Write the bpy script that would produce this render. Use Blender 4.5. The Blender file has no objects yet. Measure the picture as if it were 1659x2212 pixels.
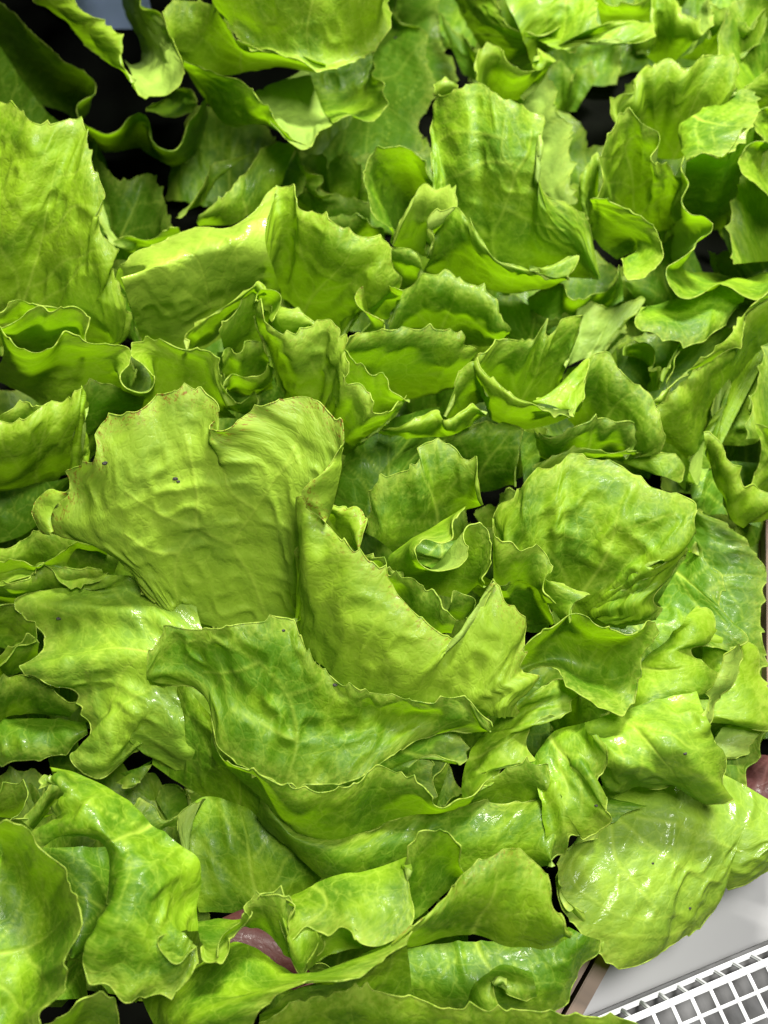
import bpy, math, random
import numpy as np
from mathutils import Vector

S = bpy.context.scene
COL = S.collection
random.seed(7)
RNG = np.random.default_rng(11)

# ------------------------------------------------------------------ camera
PITCH = math.radians(62.0)            # looking down at the shelf
DIST, FIELD = 0.55, 0.40              # metres to the middle of the heap, width seen there
W = FIELD / DIST
TGT = np.array([0.0, 0.0, 0.12])
FWD = np.array([0.0, math.cos(PITCH), -math.sin(PITCH)])
UP = np.array([0.0, math.sin(PITCH), math.cos(PITCH)])
RGT = np.array([1.0, 0.0, 0.0])
CAM = TGT - FWD * DIST
cd = bpy.data.cameras.new('camera')
cam = bpy.data.objects.new('camera', cd)
COL.objects.link(cam)
cam.location = CAM
cam.rotation_euler = (math.pi / 2 - PITCH, 0, 0)
cd.sensor_fit = 'HORIZONTAL'
cd.sensor_width = 36
cd.lens = 36 / W
cd.clip_start, cd.clip_end = 0.01, 50
cd.dof.use_dof = True
cd.dof.focus_distance = 0.52
cd.dof.aperture_fstop = 11
S.camera = cam

# ------------------------------------------------------------------ world and lamps
wd = bpy.data.worlds.new('World')
S.world = wd
wd.use_nodes = True
bg = wd.node_tree.nodes['Background']
bg.inputs['Color'].default_value = (0.9, 0.95, 1.0, 1)
bg.inputs['Strength'].default_value = 0.05


def lamp(name, loc, target, size, power, col):
    ld = bpy.data.lights.new(name, 'AREA')
    ld.shape = 'RECTANGLE'
    ld.size, ld.size_y = size
    ld.energy = power
    ld.color = col
    o = bpy.data.objects.new(name, ld)
    o.location = loc
    o.rotation_euler = (Vector(target) - Vector(loc)).to_track_quat('-Z', 'Y').to_euler()
    COL.objects.link(o)
    return o


lamp('shelf_lamp', (0.25, 0.80, 1.20), (0, 0.02, 0.1), (0.36, 0.18), 66, (1.0, 0.97, 0.88))
lamp('ceiling_lamp', (0.28, -0.12, 1.50), (0, 0.0, 0.1), (0.5, 0.3), 33, (1.0, 0.98, 0.93))
S.view_settings.view_transform = 'Standard'
S.view_settings.look = 'None'
S.view_settings.exposure = 0.0
S.view_settings.gamma = 1.0


# ------------------------------------------------------------------ pixel tracing -> place on the heap
def place(P):
    """(x, y, h): traced column and row of the photograph (1659 wide) and height in cm above the shelf."""
    P = np.asarray(P, float)
    X = (P[..., 0] / 1659.0 - 0.5) * W
    Y = (0.5 - P[..., 1] / 2212.0) * W * 4 / 3
    D = FWD + X[..., None] * RGT + Y[..., None] * UP
    t = (P[..., 2] / 100.0 - CAM[2]) / D[..., 2]
    return CAM + D * t[..., None]


# ------------------------------------------------------------------ materials
def nt(m):
    m.use_nodes = True
    t = m.node_tree
    t.nodes.clear()
    return t, t.nodes, t.links


def lettuce_material(name, red=False):
    m = bpy.data.materials.new(name)
    t, N, Lk = nt(m)

    def node(kind, **kw):
        n = N.new(kind)
        for k, v in kw.items():
            setattr(n, k, v)
        return n

    def val(sock, v):
        if isinstance(v, (int, float, tuple)):
            sock.default_value = v
        else:
            Lk.new(v, sock)

    def math_(op, a, b=0.0, c=None, clamp=False):
        n = node('ShaderNodeMath', operation=op, use_clamp=clamp)
        val(n.inputs[0], a)
        val(n.inputs[1], b)
        if c is not None:
            val(n.inputs[2], c)
        return n.outputs[0]

    def ramp(f, lo, hi, a=0.0, b=1.0):
        n = node('ShaderNodeMapRange')
        n.interpolation_type = 'SMOOTHSTEP'
        val(n.inputs['Value'], f)
        for k, v in zip(('From Min', 'From Max', 'To Min', 'To Max'), (lo, hi, a, b)):
            val(n.inputs[k], v)
        return n.outputs[0]

    def mixc(f, a, b, blend='MIX'):
        n = node('ShaderNodeMix', data_type='RGBA', blend_type=blend)
        val(n.inputs[0], f)
        val(n.inputs[6], a)
        val(n.inputs[7], b)
        return n.outputs[2]

    uv = node('ShaderNodeUVMap', uv_map='UVMap').outputs[0]
    edge = node('ShaderNodeAttribute', attribute_name='edge').outputs['Fac']
    vein = node('ShaderNodeAttribute', attribute_name='vein').outputs['Fac']
    oi = node('ShaderNodeObjectInfo')
    sep = node('ShaderNodeSeparateColor')
    Lk.new(oi.outputs['Color'], sep.inputs[0])
    tone, wet, brown = sep.outputs[0], sep.outputs[1], sep.outputs[2]
    off = node('ShaderNodeVectorMath', operation='SCALE')
    off.inputs[0].default_value = (37, 91, 13)
    Lk.new(oi.outputs['Random'], off.inputs['Scale'])
    add = node('ShaderNodeVectorMath', operation='ADD')
    Lk.new(uv, add.inputs[0])
    Lk.new(off.outputs[0], add.inputs[1])
    co = add.outputs[0]

    def noise(scale, detail=3, rough=0.55, dist=0.0):
        n = node('ShaderNodeTexNoise')
        Lk.new(co, n.inputs['Vector'])
        n.inputs['Scale'].default_value = scale
        n.inputs['Detail'].default_value = detail
        n.inputs['Roughness'].default_value = rough
        n.inputs['Distortion'].default_value = dist
        return n
    big = noise(0.42, 3).outputs['Fac']
    mot = noise(2.6, 4, 0.62, 0.4).outputs['Fac']
    fine = noise(15, 3, 0.65).outputs['Fac']
    # the net of small veins
    warp = noise(1.6, 2)
    wadd = node('ShaderNodeVectorMath', operation='MULTIPLY_ADD')
    Lk.new(warp.outputs['Color'], wadd.inputs[0])
    wadd.inputs[1].default_value = (0.55, 0.55, 0)
    Lk.new(co, wadd.inputs[2])

    def net(scale):
        v = node('ShaderNodeTexVoronoi', feature='DISTANCE_TO_EDGE')
        Lk.new(wadd.outputs[0], v.inputs['Vector'])
        v.inputs['Scale'].default_value = scale
        return v.outputs['Distance']
    net1 = net(0.85)
    net2 = net(2.4)
    v1 = ramp(net1, 0.0, 0.055, 1.0, 0.0)
    v2 = ramp(net2, 0.0, 0.08, 1.0, 0.0)
    veins = math_('MAXIMUM', math_('MULTIPLY', vein, 0.85), math_('MAXIMUM', math_('MULTIPLY', v1, 0.26), math_('MULTIPLY', v2, 0.10)))
    if red:
        dark, light, pale = (0.026, 0.008, 0.007, 1), (0.07, 0.022, 0.020, 1), (0.12, 0.05, 0.045, 1)
        under = (0.12, 0.055, 0.055, 1)
        trc = (0.16, 0.035, 0.03, 1)
        rimc = (0.24, 0.08, 0.09, 1)
    else:
        dark, light, pale = (0.050, 0.130, 0.0015, 1), (0.170, 0.295, 0.006, 1), (0.34, 0.46, 0.05, 1)
        under = (0.26, 0.37, 0.075, 1)
        trc = (0.25, 0.50, 0.002, 1)
        rimc = (0.42, 0.52, 0.08, 1)
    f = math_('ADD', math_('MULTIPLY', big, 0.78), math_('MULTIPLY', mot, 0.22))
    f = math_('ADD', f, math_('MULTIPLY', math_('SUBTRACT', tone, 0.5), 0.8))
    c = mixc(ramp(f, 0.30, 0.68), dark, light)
    fl = math_('MULTIPLY', ramp(mot, 0.46, 0.70), math_('ADD', 0.03, math_('MULTIPLY', tone, 0.26)))
    fl = math_('MULTIPLY', fl, ramp(fine, 0.35, 0.6, 0.5, 1.0))
    c = mixc(fl, c, pale)
    paleness = math_('SUBTRACT', 1.0, oi.outputs['Alpha'])
    c = mixc(paleness, c, (0.285, 0.405, 0.05, 1) if not red else pale)
    c = mixc(math_('MULTIPLY', veins, 0.72), c, pale)
    # pin-point relief of the cells
    c = mixc(ramp(fine, 0.55, 0.75, 0.0, 0.16), c, pale)
    geo = node('ShaderNodeNewGeometry')
    c = mixc(math_('MULTIPLY', geo.outputs['Backfacing'], 0.62), c, under)
    e1 = ramp(edge, 0.0, 0.14, 0.7, 0.0)
    e2 = ramp(edge, 0.0, 1.3, 0.30, 0.0)
    c = mixc(math_('MULTIPLY', math_('MAXIMUM', e1, e2), ramp(mot, 0.36, 0.62, 0.25, 1.0)), c, rimc)
    # bruised brown freckles close to the rim of older leaves
    spk = noise(5.5, 3, 0.7)
    bf = math_('MULTIPLY', ramp(spk.outputs['Fac'], 0.53, 0.66), ramp(edge, 0.05, 1.1, 1.0, 0.0))
    bf = math_('MULTIPLY', bf, math_('MULTIPLY', brown, 0.8), clamp=True)
    c = mixc(bf, c, (0.20, 0.125, 0.015, 1))
    # bump
    h = math_('ADD', math_('MULTIPLY', ramp(net1, 0, 0.30), 0.55), math_('MULTIPLY', ramp(net2, 0, 0.28), 0.40))
    h = math_('ADD', h, math_('MULTIPLY', mot, 0.7))
    h = math_('ADD', h, math_('MULTIPLY', fine, 0.10))
    bp = node('ShaderNodeBump')
    bp.inputs['Strength'].default_value = 0.20
    bp.inputs['Distance'].default_value = 0.0011
    Lk.new(h, bp.inputs['Height'])
    # wet film
    wn = noise(1.1, 2)
    wetm = math_('MULTIPLY', ramp(wn.outputs['Fac'], 0.42, 0.56), wet, clamp=True)
    pr = node('ShaderNodeBsdfPrincipled')
    Lk.new(c, pr.inputs['Base Color'])
    val(pr.inputs['Roughness'], math_('ADD', 0.46, math_('MULTIPLY', mot, 0.2)))
    pr.inputs['Specular IOR Level'].default_value = 0.22
    val(pr.inputs['Coat Weight'], math_('ADD', 0.02, math_('MULTIPLY', math_('MULTIPLY', wetm, ramp(fine, 0.40, 0.56)), 0.85), clamp=True))
    pr.inputs['Coat Roughness'].default_value = 0.16
    pr.inputs['Coat IOR'].default_value = 1.4
    Lk.new(bp.outputs[0], pr.inputs['Normal'])
    Lk.new(bp.outputs[0], pr.inputs['Coat Normal'])
    tr = node('ShaderNodeBsdfTranslucent')
    tc = mixc(math_('MULTIPLY', ramp(f, 0.25, 0.75), 0.6), trc, mixc(0.5, trc, light))
    tc = mixc(math_('MULTIPLY', veins, 0.45), tc, pale)
    tc = mixc(bf, tc, (0.18, 0.13, 0.012, 1))
    Lk.new(tc, tr.inputs['Color'])
    Lk.new(bp.outputs[0], tr.inputs['Normal'])
    mx = node('ShaderNodeMixShader')
    Lk.new(ramp(edge, 0.2, 4.0, 0.42, 0.16), mx.inputs[0])      # the blade is thickest towards its base
    Lk.new(pr.outputs[0], mx.inputs[1])
    Lk.new(tr.outputs[0], mx.inputs[2])
    out = node('ShaderNodeOutputMaterial')
    Lk.new(mx.outputs[0], out.inputs['Surface'])
    return m


GREEN = lettuce_material('green_lettuce')
RED = lettuce_material('red_lettuce', True)


def plain(name, c1, c2, scale, rough, bump=0.2, dist=0.001, stretch=(1, 1, 1)):
    m = bpy.data.materials.new(name)
    t, N, Lk = nt(m)
    tc = N.new('ShaderNodeTexCoord')
    mp = N.new('ShaderNodeMapping')
    mp.inputs['Scale'].default_value = stretch
    Lk.new(tc.outputs['Object'], mp.inputs['Vector'])
    n = N.new('ShaderNodeTexNoise')
    n.inputs['Scale'].default_value = scale
    n.inputs['Detail'].default_value = 5
    Lk.new(mp.outputs[0], n.inputs['Vector'])
    r = N.new('ShaderNodeValToRGB')
    r.color_ramp.elements[0].position = 0.3
    r.color_ramp.elements[1].position = 0.7
    r.color_ramp.elements[0].color = (*c1, 1)
    r.color_ramp.elements[1].color = (*c2, 1)
    Lk.new(n.outputs['Fac'], r.inputs['Fac'])
    p = N.new('ShaderNodeBsdfPrincipled')
    p.inputs['Roughness'].default_value = rough
    p.inputs['Specular IOR Level'].default_value = 0.5 if rough < 0.9 else 0.05
    Lk.new(r.outputs['Color'], p.inputs['Base Color'])
    b = N.new('ShaderNodeBump')
    b.inputs['Strength'].default_value = bump
    b.inputs['Distance'].default_value = dist
    Lk.new(n.outputs['Fac'], b.inputs['Height'])
    Lk.new(b.outputs[0], p.inputs['Normal'])
    o = N.new('ShaderNodeOutputMaterial')
    Lk.new(p.outputs[0], o.inputs['Surface'])
    return m


M_SHELF = plain('white_shelf_paint', (0.19, 0.19, 0.20), (0.215, 0.215, 0.222), 9, 0.45, 0.1)
M_PLASTIC = plain('white_plastic', (0.38, 0.39, 0.41), (0.45, 0.46, 0.47), 60, 0.35, 0.1, 0.0003)
M_WOOD = plain('brown_wood', (0.045, 0.026, 0.016), (0.14, 0.082, 0.050), 40, 0.6, 0.5, 0.001, (1, 0.12, 1))
M_DARK = plain('gap_shade_black', (0.0008, 0.001, 0.0006), (0.0022, 0.0028, 0.0016), 30, 1.0)  # near-black colour stands in for the shade in the gaps
M_GREYS = plain('grey_basket_floor', (0.0015, 0.0015, 0.0015), (0.055, 0.055, 0.058), 90, 0.5, 0.2, 0.001, (1, 0.25, 1))
M_BLUE = plain('pale_blue_panel', (0.30, 0.40, 0.66), (0.36, 0.46, 0.72), 3, 0.5)
M_SOIL = plain('soil', (0.006, 0.006, 0.004), (0.02, 0.018, 0.012), 300, 0.8)

# ------------------------------------------------------------------ numeric helpers


def spline(P, n, closed=False):
    """Catmull-Rom through P (k,d), resampled to n points evenly along its length."""
    P = np.asarray(P, float)
    k = len(P)
    if k == 1:
        return np.repeat(P, n, 0)
    E = np.vstack([2 * P[0] - P[1], P, 2 * P[-1] - P[-2]])
    d = np.sqrt(np.linalg.norm(np.diff(E, axis=0), axis=1)) + 1e-6    # centripetal
    out = []
    for i in range(1, k):
        t0, t1 = 0.0, d[i - 1]
        t2 = t1 + d[i]
        t3 = t2 + d[i + 1]
        t = np.linspace(t1, t2, 16, endpoint=(i == k - 1))[:, None]
        p0, p1, p2, p3 = E[i - 1], E[i], E[i + 1], E[i + 2]
        a1 = (t1 - t) / (t1 - t0) * p0 + (t - t0) / (t1 - t0) * p1
        a2 = (t2 - t) / (t2 - t1) * p1 + (t - t1) / (t2 - t1) * p2
        a3 = (t3 - t) / (t3 - t2) * p2 + (t - t2) / (t3 - t2) * p3
        b1 = (t2 - t) / (t2 - t0) * a1 + (t - t0) / (t2 - t0) * a2
        b2 = (t3 - t) / (t3 - t1) * a2 + (t - t1) / (t3 - t1) * a3
        out.append((t2 - t) / (t2 - t1) * b1 + (t - t1) / (t2 - t1) * b2)
    D = np.vstack(out)
    L = np.concatenate([[0], np.cumsum(np.linalg.norm(np.diff(D[:, :2], axis=0), axis=1) + 1e-9)])
    s = np.linspace(0, L[-1], n)
    return np.stack([np.interp(s, L, D[:, j]) for j in range(D.shape[1])], 1)


def across(R, nv):
    """R (k,nu,3) rows -> (nv,nu,3), Catmull-Rom from row to row."""
    k = len(R)
    if k == 2:
        v = np.linspace(0, 1, nv)[:, None, None]
        return R[0] * (1 - v) + R[1] * v
    E = np.concatenate([[2 * R[0] - R[1]], R, [2 * R[-1] - R[-2]]])
    gaps = np.array([np.linalg.norm((R[i + 1] - R[i])[:, :2], axis=1).mean() + 1.0 for i in range(k - 1)])
    cum = np.concatenate([[0], np.cumsum(gaps)])
    out = np.empty((nv,) + R.shape[1:])
    for j, x in enumerate(np.linspace(0, cum[-1], nv)):
        i = min(int(np.searchsorted(cum, x, 'right')) - 1, k - 2)
        t = (x - cum[i]) / gaps[i]
        p0, p1, p2, p3 = E[i], E[i + 1], E[i + 2], E[i + 3]
        out[j] = 0.5 * (2 * p1 + (p2 - p0) * t + (2 * p0 - 5 * p1 + 4 * p2 - p3) * t * t + (3 * p1 - p0 - 3 * p2 + p3) * t ** 3)
    return out


def vnoise(x, y, rng):
    g = rng.random((64, 64))
    xi, yi = np.floor(x).astype(int), np.floor(y).astype(int)
    fx, fy = x - xi, y - yi
    fx = fx * fx * fx * (fx * (fx * 6 - 15) + 10)
    fy = fy * fy * fy * (fy * (fy * 6 - 15) + 10)
    a = g[xi % 64, yi % 64]
    b = g[(xi + 1) % 64, yi % 64]
    c = g[xi % 64, (yi + 1) % 64]
    d = g[(xi + 1) % 64, (yi + 1) % 64]
    return (a * (1 - fx) + b * fx) * (1 - fy) + (c * (1 - fx) + d * fx) * fy


def normals(G):
    du = np.gradient(G, axis=1)
    dv = np.gradient(G, axis=0)
    n = np.cross(du, dv)
    return n / (np.linalg.norm(n, axis=2, keepdims=True) + 1e-12)


def patch(rows, o, rng):
    """One leaf sheet: rows of (x,y,h) control points, base first -> verts, quads, attributes."""
    wl = max(np.linalg.norm(np.diff(place(spline(r, 60)), axis=0), axis=1).sum() for r in rows)
    big = o.get('lod', 0.72 if o.get('lines') else 1.0)
    nu = int(np.clip(wl / (0.00095 * big), 24, 300))
    R = np.array([spline(r, nu) for r in rows])
    ln = np.median(np.linalg.norm(np.diff(place(across(R, 12)), axis=0), axis=2).sum(0))
    nv = int(np.clip(ln / ((0.0013 if o.get('lines') else 0.0018) * big), 14, 130))
    Q = across(R, nv)
    u = np.linspace(0, 1, nu)[None, :]
    v = np.linspace(0, 1, nv)[:, None]
    cols = Q[..., 2]
    cols = cols + o.get('bulge', 0.5) * 4 * v * (1 - v)
    fa, fc, fp = o.get('fold', (0.16, max(1.0, wl / 0.05), rng.random()))
    cols = cols + fa * np.sin(2 * math.pi * (fc * u + fp + 0.15 * np.sin(5 * u))) * v * (1 - 0.4 * v)
    Q[..., 2] = cols
    # which way the upper face of the leaf looks
    du = Q[nv // 2, -1] - Q[nv // 2, 0]
    ar = (np.gradient(Q[..., 0], axis=1) * np.gradient(Q[..., 1], axis=0) - np.gradient(Q[..., 1], axis=1) * np.gradient(Q[..., 0], axis=0)).sum()
    flip = (ar > 0) != bool(o.get('under', False))
    G = place(Q)
    seg = np.linalg.norm(np.diff(G, axis=0), axis=2)
    tt = np.vstack([np.zeros((1, nu)), np.cumsum(seg, 0)])
    ln_u = tt[-1:]
    su = np.linalg.norm(np.diff(G, axis=1), axis=2)
    wid = su.sum(1, keepdims=True)
    s = np.hstack([np.zeros((nv, 1)), np.cumsum(su, 1)]) - wid * o.get('mid', 0.5) + 1.0
    rim = o.get('rim', 't')
    dist = np.full((nv, nu), 9.0)
    if 't' in rim:
        dist = np.minimum(dist, (ln_u - tt))
    if 'b' in rim:
        dist = np.minimum(dist, tt)
    if 'l' in rim:
        dist = np.minimum(dist, u * wid)
    if 'r' in rim:
        dist = np.minimum(dist, (1 - u) * wid)
    # veins in leaf space
    mid = o.get('mid', 0.5)
    vein = np.zeros((nv, nu))
    if o.get('veins', True):
        sway = 0.03 * np.sin(v * 5 + rng.random() * 6)
        w_m = 0.0011 * (1.15 - v)
        d = np.abs(u - mid - sway) * wid
        vein = np.maximum(vein, np.exp(-(d / w_m) ** 2) * (1 - v) ** 0.3)
        nl = max(2, int(ln_u.mean() / 0.026))
        for i in range(nl):
            for sd in (-1, 1):
                v0 = (i + 0.25 + 0.3 * sd * 0.5 + 0.3 * rng.random()) / nl * 0.85 - 0.05
                k = 0.45 + 0.3 * rng.random()
                path = mid + sway + sd * k * np.clip(v - v0, 0, 1) ** 0.85 + 0.012 * np.sin(v * 17 + i * 2.1)
                d = np.abs(u - path) * wid
                vein = np.maximum(vein, np.exp(-(d / 0.0009) ** 2) * (v > v0) * (0.75 - 0.4 * np.clip(v - v0, 0, 1)))
    for ln_ in o.get('lines', ()):
        a = np.array([float(q) for q in ln_.split()]).reshape(-1, 2)
        a = spline(np.column_stack([a, a[:, :1] * 0]), 90)[:, :2]
        d = np.sqrt(((Q[:, :, None, :2] - a[None, None]) ** 2).sum(-1))
        kmin = d.argmin(2)
        d = d.min(2)
        vein = np.maximum(vein, 0.62 * np.exp(-(d / (4.6 - 2.0 * kmin / 89)) ** 2))
    # relief: rim ruffle, blisters between the veins, sunken veins
    n = normals(G)
    ox, oy = rng.random(2) * 40
    near = np.exp(-dist / 0.014)
    ruf = (vnoise(s / 0.011 + ox, tt / 0.025 + oy, rng) - 0.5) * o.get('ruffle', 0.0042) * near
    ruf += (vnoise(s / 0.026 + oy, tt / 0.03 + ox, rng) - 0.5) * 0.0032
    bn = vnoise(s / 0.010 + ox, tt / 0.011 + oy, rng)
    bn2 = vnoise(s / 0.0055 + oy, tt / 0.006, rng)
    bl = (np.sin(bn * math.pi) ** 2) * 0.9 + bn2 * 0.1
    bl = bl * o.get('blister', 1.0) * 0.0014 * (1 - np.exp(-dist / 0.006))
    disp = ruf + (bl - 0.0008) + (0.0005 if o.get('lines') else -0.0004) * vein
    sg = -1.0 if flip else 1.0
    G = G + n * (disp * sg)[..., None]
    # serrated rim
    tooth = o.get('teeth', 1.0)
    if tooth > 0:
        for side in rim:
            if side == 't':
                line, prev, ax = G[-1], G[-3], 0
            elif side == 'b':
                line, prev, ax = G[0], G[2], 1
            elif side == 'l':
                line, prev, ax = G[:, 0], G[:, 2], 2
            else:
                line, prev, ax = G[:, -1], G[:, -3], 3
            out = line - prev
            out /= np.linalg.norm(out, axis=1, keepdims=True) + 1e-9
            L = np.concatenate([[0], np.cumsum(np.linalg.norm(np.diff(line, axis=0), axis=1))])
            f = np.zeros(len(L))
            x = rng.random() * 0.008
            while x < L[-1]:
                a = (0.0008 + 0.0034 * rng.random() ** 1.6) * tooth
                wl_, wr_ = 0.0013 + 0.004 * rng.random(), 0.0013 + 0.008 * rng.random()
                q = np.where(L < x, 1 - (x - L) / wl_, 1 - (L - x) / wr_)
                f = np.maximum(f, a * np.clip(q, 0, 1) ** 1.7)
                x += 0.005 + 0.016 * rng.random()
            for k, wgt in enumerate((1, 0.55, 0.22)):
                mv = out * (f * wgt)[:, None]
                if ax == 0:
                    G[-1 - k] += mv
                elif ax == 1:
                    G[k] += mv
                elif ax == 2:
                    G[:, k] += mv
                else:
                    G[:, -1 - k] += mv
    n = normals(G)
    V = [G.reshape(-1, 3)]
    idx = np.arange(nv * nu).reshape(nv, nu)
    F = np.stack([idx[:-1, :-1], idx[:-1, 1:], idx[1:, 1:], idx[1:, :-1]], -1).reshape(-1, 4)
    if flip:
        F = F[:, ::-1]
    FF = [F]
    ed = [np.minimum(dist, 0.09).reshape(-1) * 100]
    ve = [vein.reshape(-1)]
    UV = [np.stack([s, tt], -1).reshape(-1, 2) * 100]
    base = nv * nu
    # the thick rolled edge
    for side in rim:
        ii = {'t': idx[-1], 'b': idx[0], 'l': idx[:, 0], 'r': idx[:, -1]}[side]
        P = G.reshape(-1, 3)[ii]
        nn = n.reshape(-1, 3)[ii]
        tg = np.gradient(P, axis=0)
        tg /= np.linalg.norm(tg, axis=1, keepdims=True) + 1e-12
        b = np.cross(tg, nn)
        m = len(P)
        r = 0.00031 * (0.35 + 1.2 * vnoise(np.arange(m) * 0.13, np.zeros(m), rng))[:, None] * o.get('bead', 1.0)
        r[0] *= 0.3
        r[-1] *= 0.3
        K = 6
        ring = np.stack([P + r * (math.cos(a) * nn + math.sin(a) * b) for a in np.arange(K) * 2 * math.pi / K], 1)
        V.append(ring.reshape(-1, 3))
        ri = np.arange(m * K).reshape(m, K) + base
        nx = np.roll(ri, -1, 1)
        FF.append(np.stack([ri[:-1], nx[:-1], nx[1:], ri[1:]], -1).reshape(-1, 4))
        ed.append(np.zeros(m * K))
        ve.append(np.zeros(m * K))
        UV.append(np.repeat(np.stack([s, tt], -1).reshape(-1, 2)[ii] * 100, K, 0))
        base += m * K
    return np.vstack(V), np.vstack(FF), np.concatenate(ed), np.concatenate(ve), np.vstack(UV)


def build_mesh(name, V, F, ed=None, ve=None, UV=None, mat=None):
    me = bpy.data.meshes.new(name)
    me.vertices.add(len(V))
    me.vertices.foreach_set('co', V.astype(np.float32).ravel())
    me.loops.add(F.size)
    me.loops.foreach_set('vertex_index', F.astype(np.int32).ravel())
    me.polygons.add(len(F))
    me.polygons.foreach_set('loop_start', np.arange(0, F.size, F.shape[1], dtype=np.int32))
    me.update(calc_edges=True)
    me.polygons.foreach_set('use_smooth', np.ones(len(F), bool))
    if ed is not None:
        me.attributes.new('edge', 'FLOAT', 'POINT').data.foreach_set('value', ed.astype(np.float32))
        me.attributes.new('vein', 'FLOAT', 'POINT').data.foreach_set('value', ve.astype(np.float32))
        l = me.uv_layers.new(name='UVMap')
        l.uv.foreach_set('vector', UV[F.ravel()].astype(np.float32).ravel())
    if mat:
        me.materials.append(mat)
    return me


HEADS = {}


def head(key, label, x, y, name='lettuce_head', group='heads of green lettuce heaped on the shelf', cat='lettuce'):
    o = bpy.data.objects.new(name, None)
    o.empty_display_size = 0.03
    o.location = Vector(place((x, y, 0.4)))
    COL.objects.link(o)
    o['label'] = label
    o['category'] = cat
    if group:
        o['group'] = group
    HEADS[key] = o
    return o


def pts(txt, h):
    a = np.array([float(t) for t in txt.split()]).reshape(-1, 2)
    h = np.atleast_1d(np.asarray(h, float))
    hh = np.interp(np.linspace(0, 1, len(a)), np.linspace(0, 1, len(h)), h) if len(h) > 1 else np.full(len(a), h[0])
    return np.column_stack([a, hh])


COUNT = [0]


def leaf(key, *patches, tone=0.5, wet=0.15, brown=0.25, pale=0.0, mat=None, name='leaf', label=None, **opt):
    """patches: each a list of (points text, height spec) rows, base row first, rim row last; a dict in it overrides options."""
    COUNT[0] += 1
    rng = np.random.default_rng(1000 + COUNT[0] * 7)
    acc = [[], [], [], [], []]
    base = 0
    for p in patches:
        o = dict(opt)
        rows = []
        for r in p:
            if isinstance(r, dict):
                o.update(r)
            else:
                rows.append(pts(*r))
        if key in 'GHJKB' and len(rows) == 2 and o.get('rim', 't') == 't' and name == 'leaf' and rows[0][:, 2].mean() > 6.5 and rows[1][:, 2].mean() - rows[0][:, 2].mean() > 2:
            rows[0][:, 2] -= 1.6          # the foot of the blade sinks into the head
            o['bulge'] = o.get('bulge', 0.5) + 0.6
        V, F, ed, ve, UV = patch(rows, o, rng)
        for a, b in zip(acc, (V, F + base, ed, ve, UV)):
            a.append(b)
        base += len(V)
    root = HEADS[key]
    V = np.vstack(acc[0]) - np.array(root.location)
    me = build_mesh(name, V, np.vstack(acc[1]), np.concatenate(acc[2]), np.concatenate(acc[3]), np.vstack(acc[4]), mat or GREEN)
    ob = bpy.data.objects.new(name, me)
    COL.objects.link(ob)
    ob.parent = root
    ob.color = (tone, wet, brown, 1 - pale)
    if label:
        ob['label'] = label
    return ob


# ================================================================== THE HEADS
head('A', 'large pale head in the middle front with the broadest blistered leaves', 700, 1600)
head('B', 'head at the left edge with a cupped rolled leaf below a tall bright upright leaf', 60, 900)
head('C', 'head in the lower left corner with a long curled toothed leaf hanging down', 180, 2000)
head('D', 'head along the bottom edge with frilled rims beside the red leaf gap', 800, 2100)
head('E', 'wet head at the lower right drooping its leaf over the white shelf', 1400, 1750)
head('F', 'head right of middle with a rounded fan leaf beside a tightly rolled inner leaf', 1150, 1250)
head('G', 'head above the middle with a curled yellowish heart and shiny folded leaf', 620, 800)
head('H', 'head at the upper middle with one tall broad leaf before olive leaves toned dark as shade', 1050, 500)
head('I', 'head in the shaded upper left corner with big lobes over a dark hollow', 350, 300)
head('J', 'head in the upper right corner with many small wavy blurred leaves', 1450, 400)
head('K', 'head at the right edge between the wavy corner head and the fan leaf', 1250, 900)

# ---- A: large head in the middle front
leaf('A', [("420 1345 480 1352 540 1345 600 1340 645 1330", 7.5),
           ("345 1310 300 1240 270 1180 275 1130 320 1080 400 1065 480 1065 560 1065 620 1080 655 1130 662 1200 648 1320", (8.8, 10.6, 12.2, 13.2, 13.8, 14, 14, 13.8, 13.2, 11.8, 8.4)),
           ("330 1292 262 1203 190 1165 112 1150 108 1125 150 1062 152 1015 200 1000 212 950 222 912 300 888 345 855 400 845 440 850 470 878 472 900 452 920 446 932 480 930 560 880 620 862 665 858 700 885 742 942 738 985 722 1040 705 1110 680 1180 650 1320",
            (9, 11.5, 13, 14.5, 16, 16.6, 17, 17, 16.5, 16.8, 17, 17, 16, 14, 8.5)), dict(bulge=0.2, veins=False, lines=("572 1325 542 1243 506 1177 553 1097 614 1011 665 978", "506 1177 460 1155 426 1134 428 1080 415 1010 400 930", "426 1140 386 1195 378 1254 388 1320", "614 1011 640 960 650 900", "553 1097 500 1060 480 1000", "426 1134 350 1110 270 1060", "386 1195 330 1190 270 1150"))],
     [("150 1062 128 1082 110 1118 112 1150", (14.6, 14.2, 13.8)), ("150 1060 105 1058 80 1085 80 1118 95 1148 112 1152", (14.8, 14, 13.4, 13.4, 13.6)), dict(bulge=0.2, veins=False)],
     [("742 945 740 1000 724 1060 705 1115", (17, 16.8, 16, 14.8)), ("737 968 700 1010 660 1052 652 1075 672 1100 704 1130", (17.4, 17.4, 16.6, 15.6)), dict(bulge=0.3, veins=False)],
     tone=0.62, pale=0.35, brown=1.5, blister=1.2, mid=0.45, wet=0.12, fold=(0.12, 3, 0.1), label='broad pale leaf with raised veins and brown freckled rim')
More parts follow.
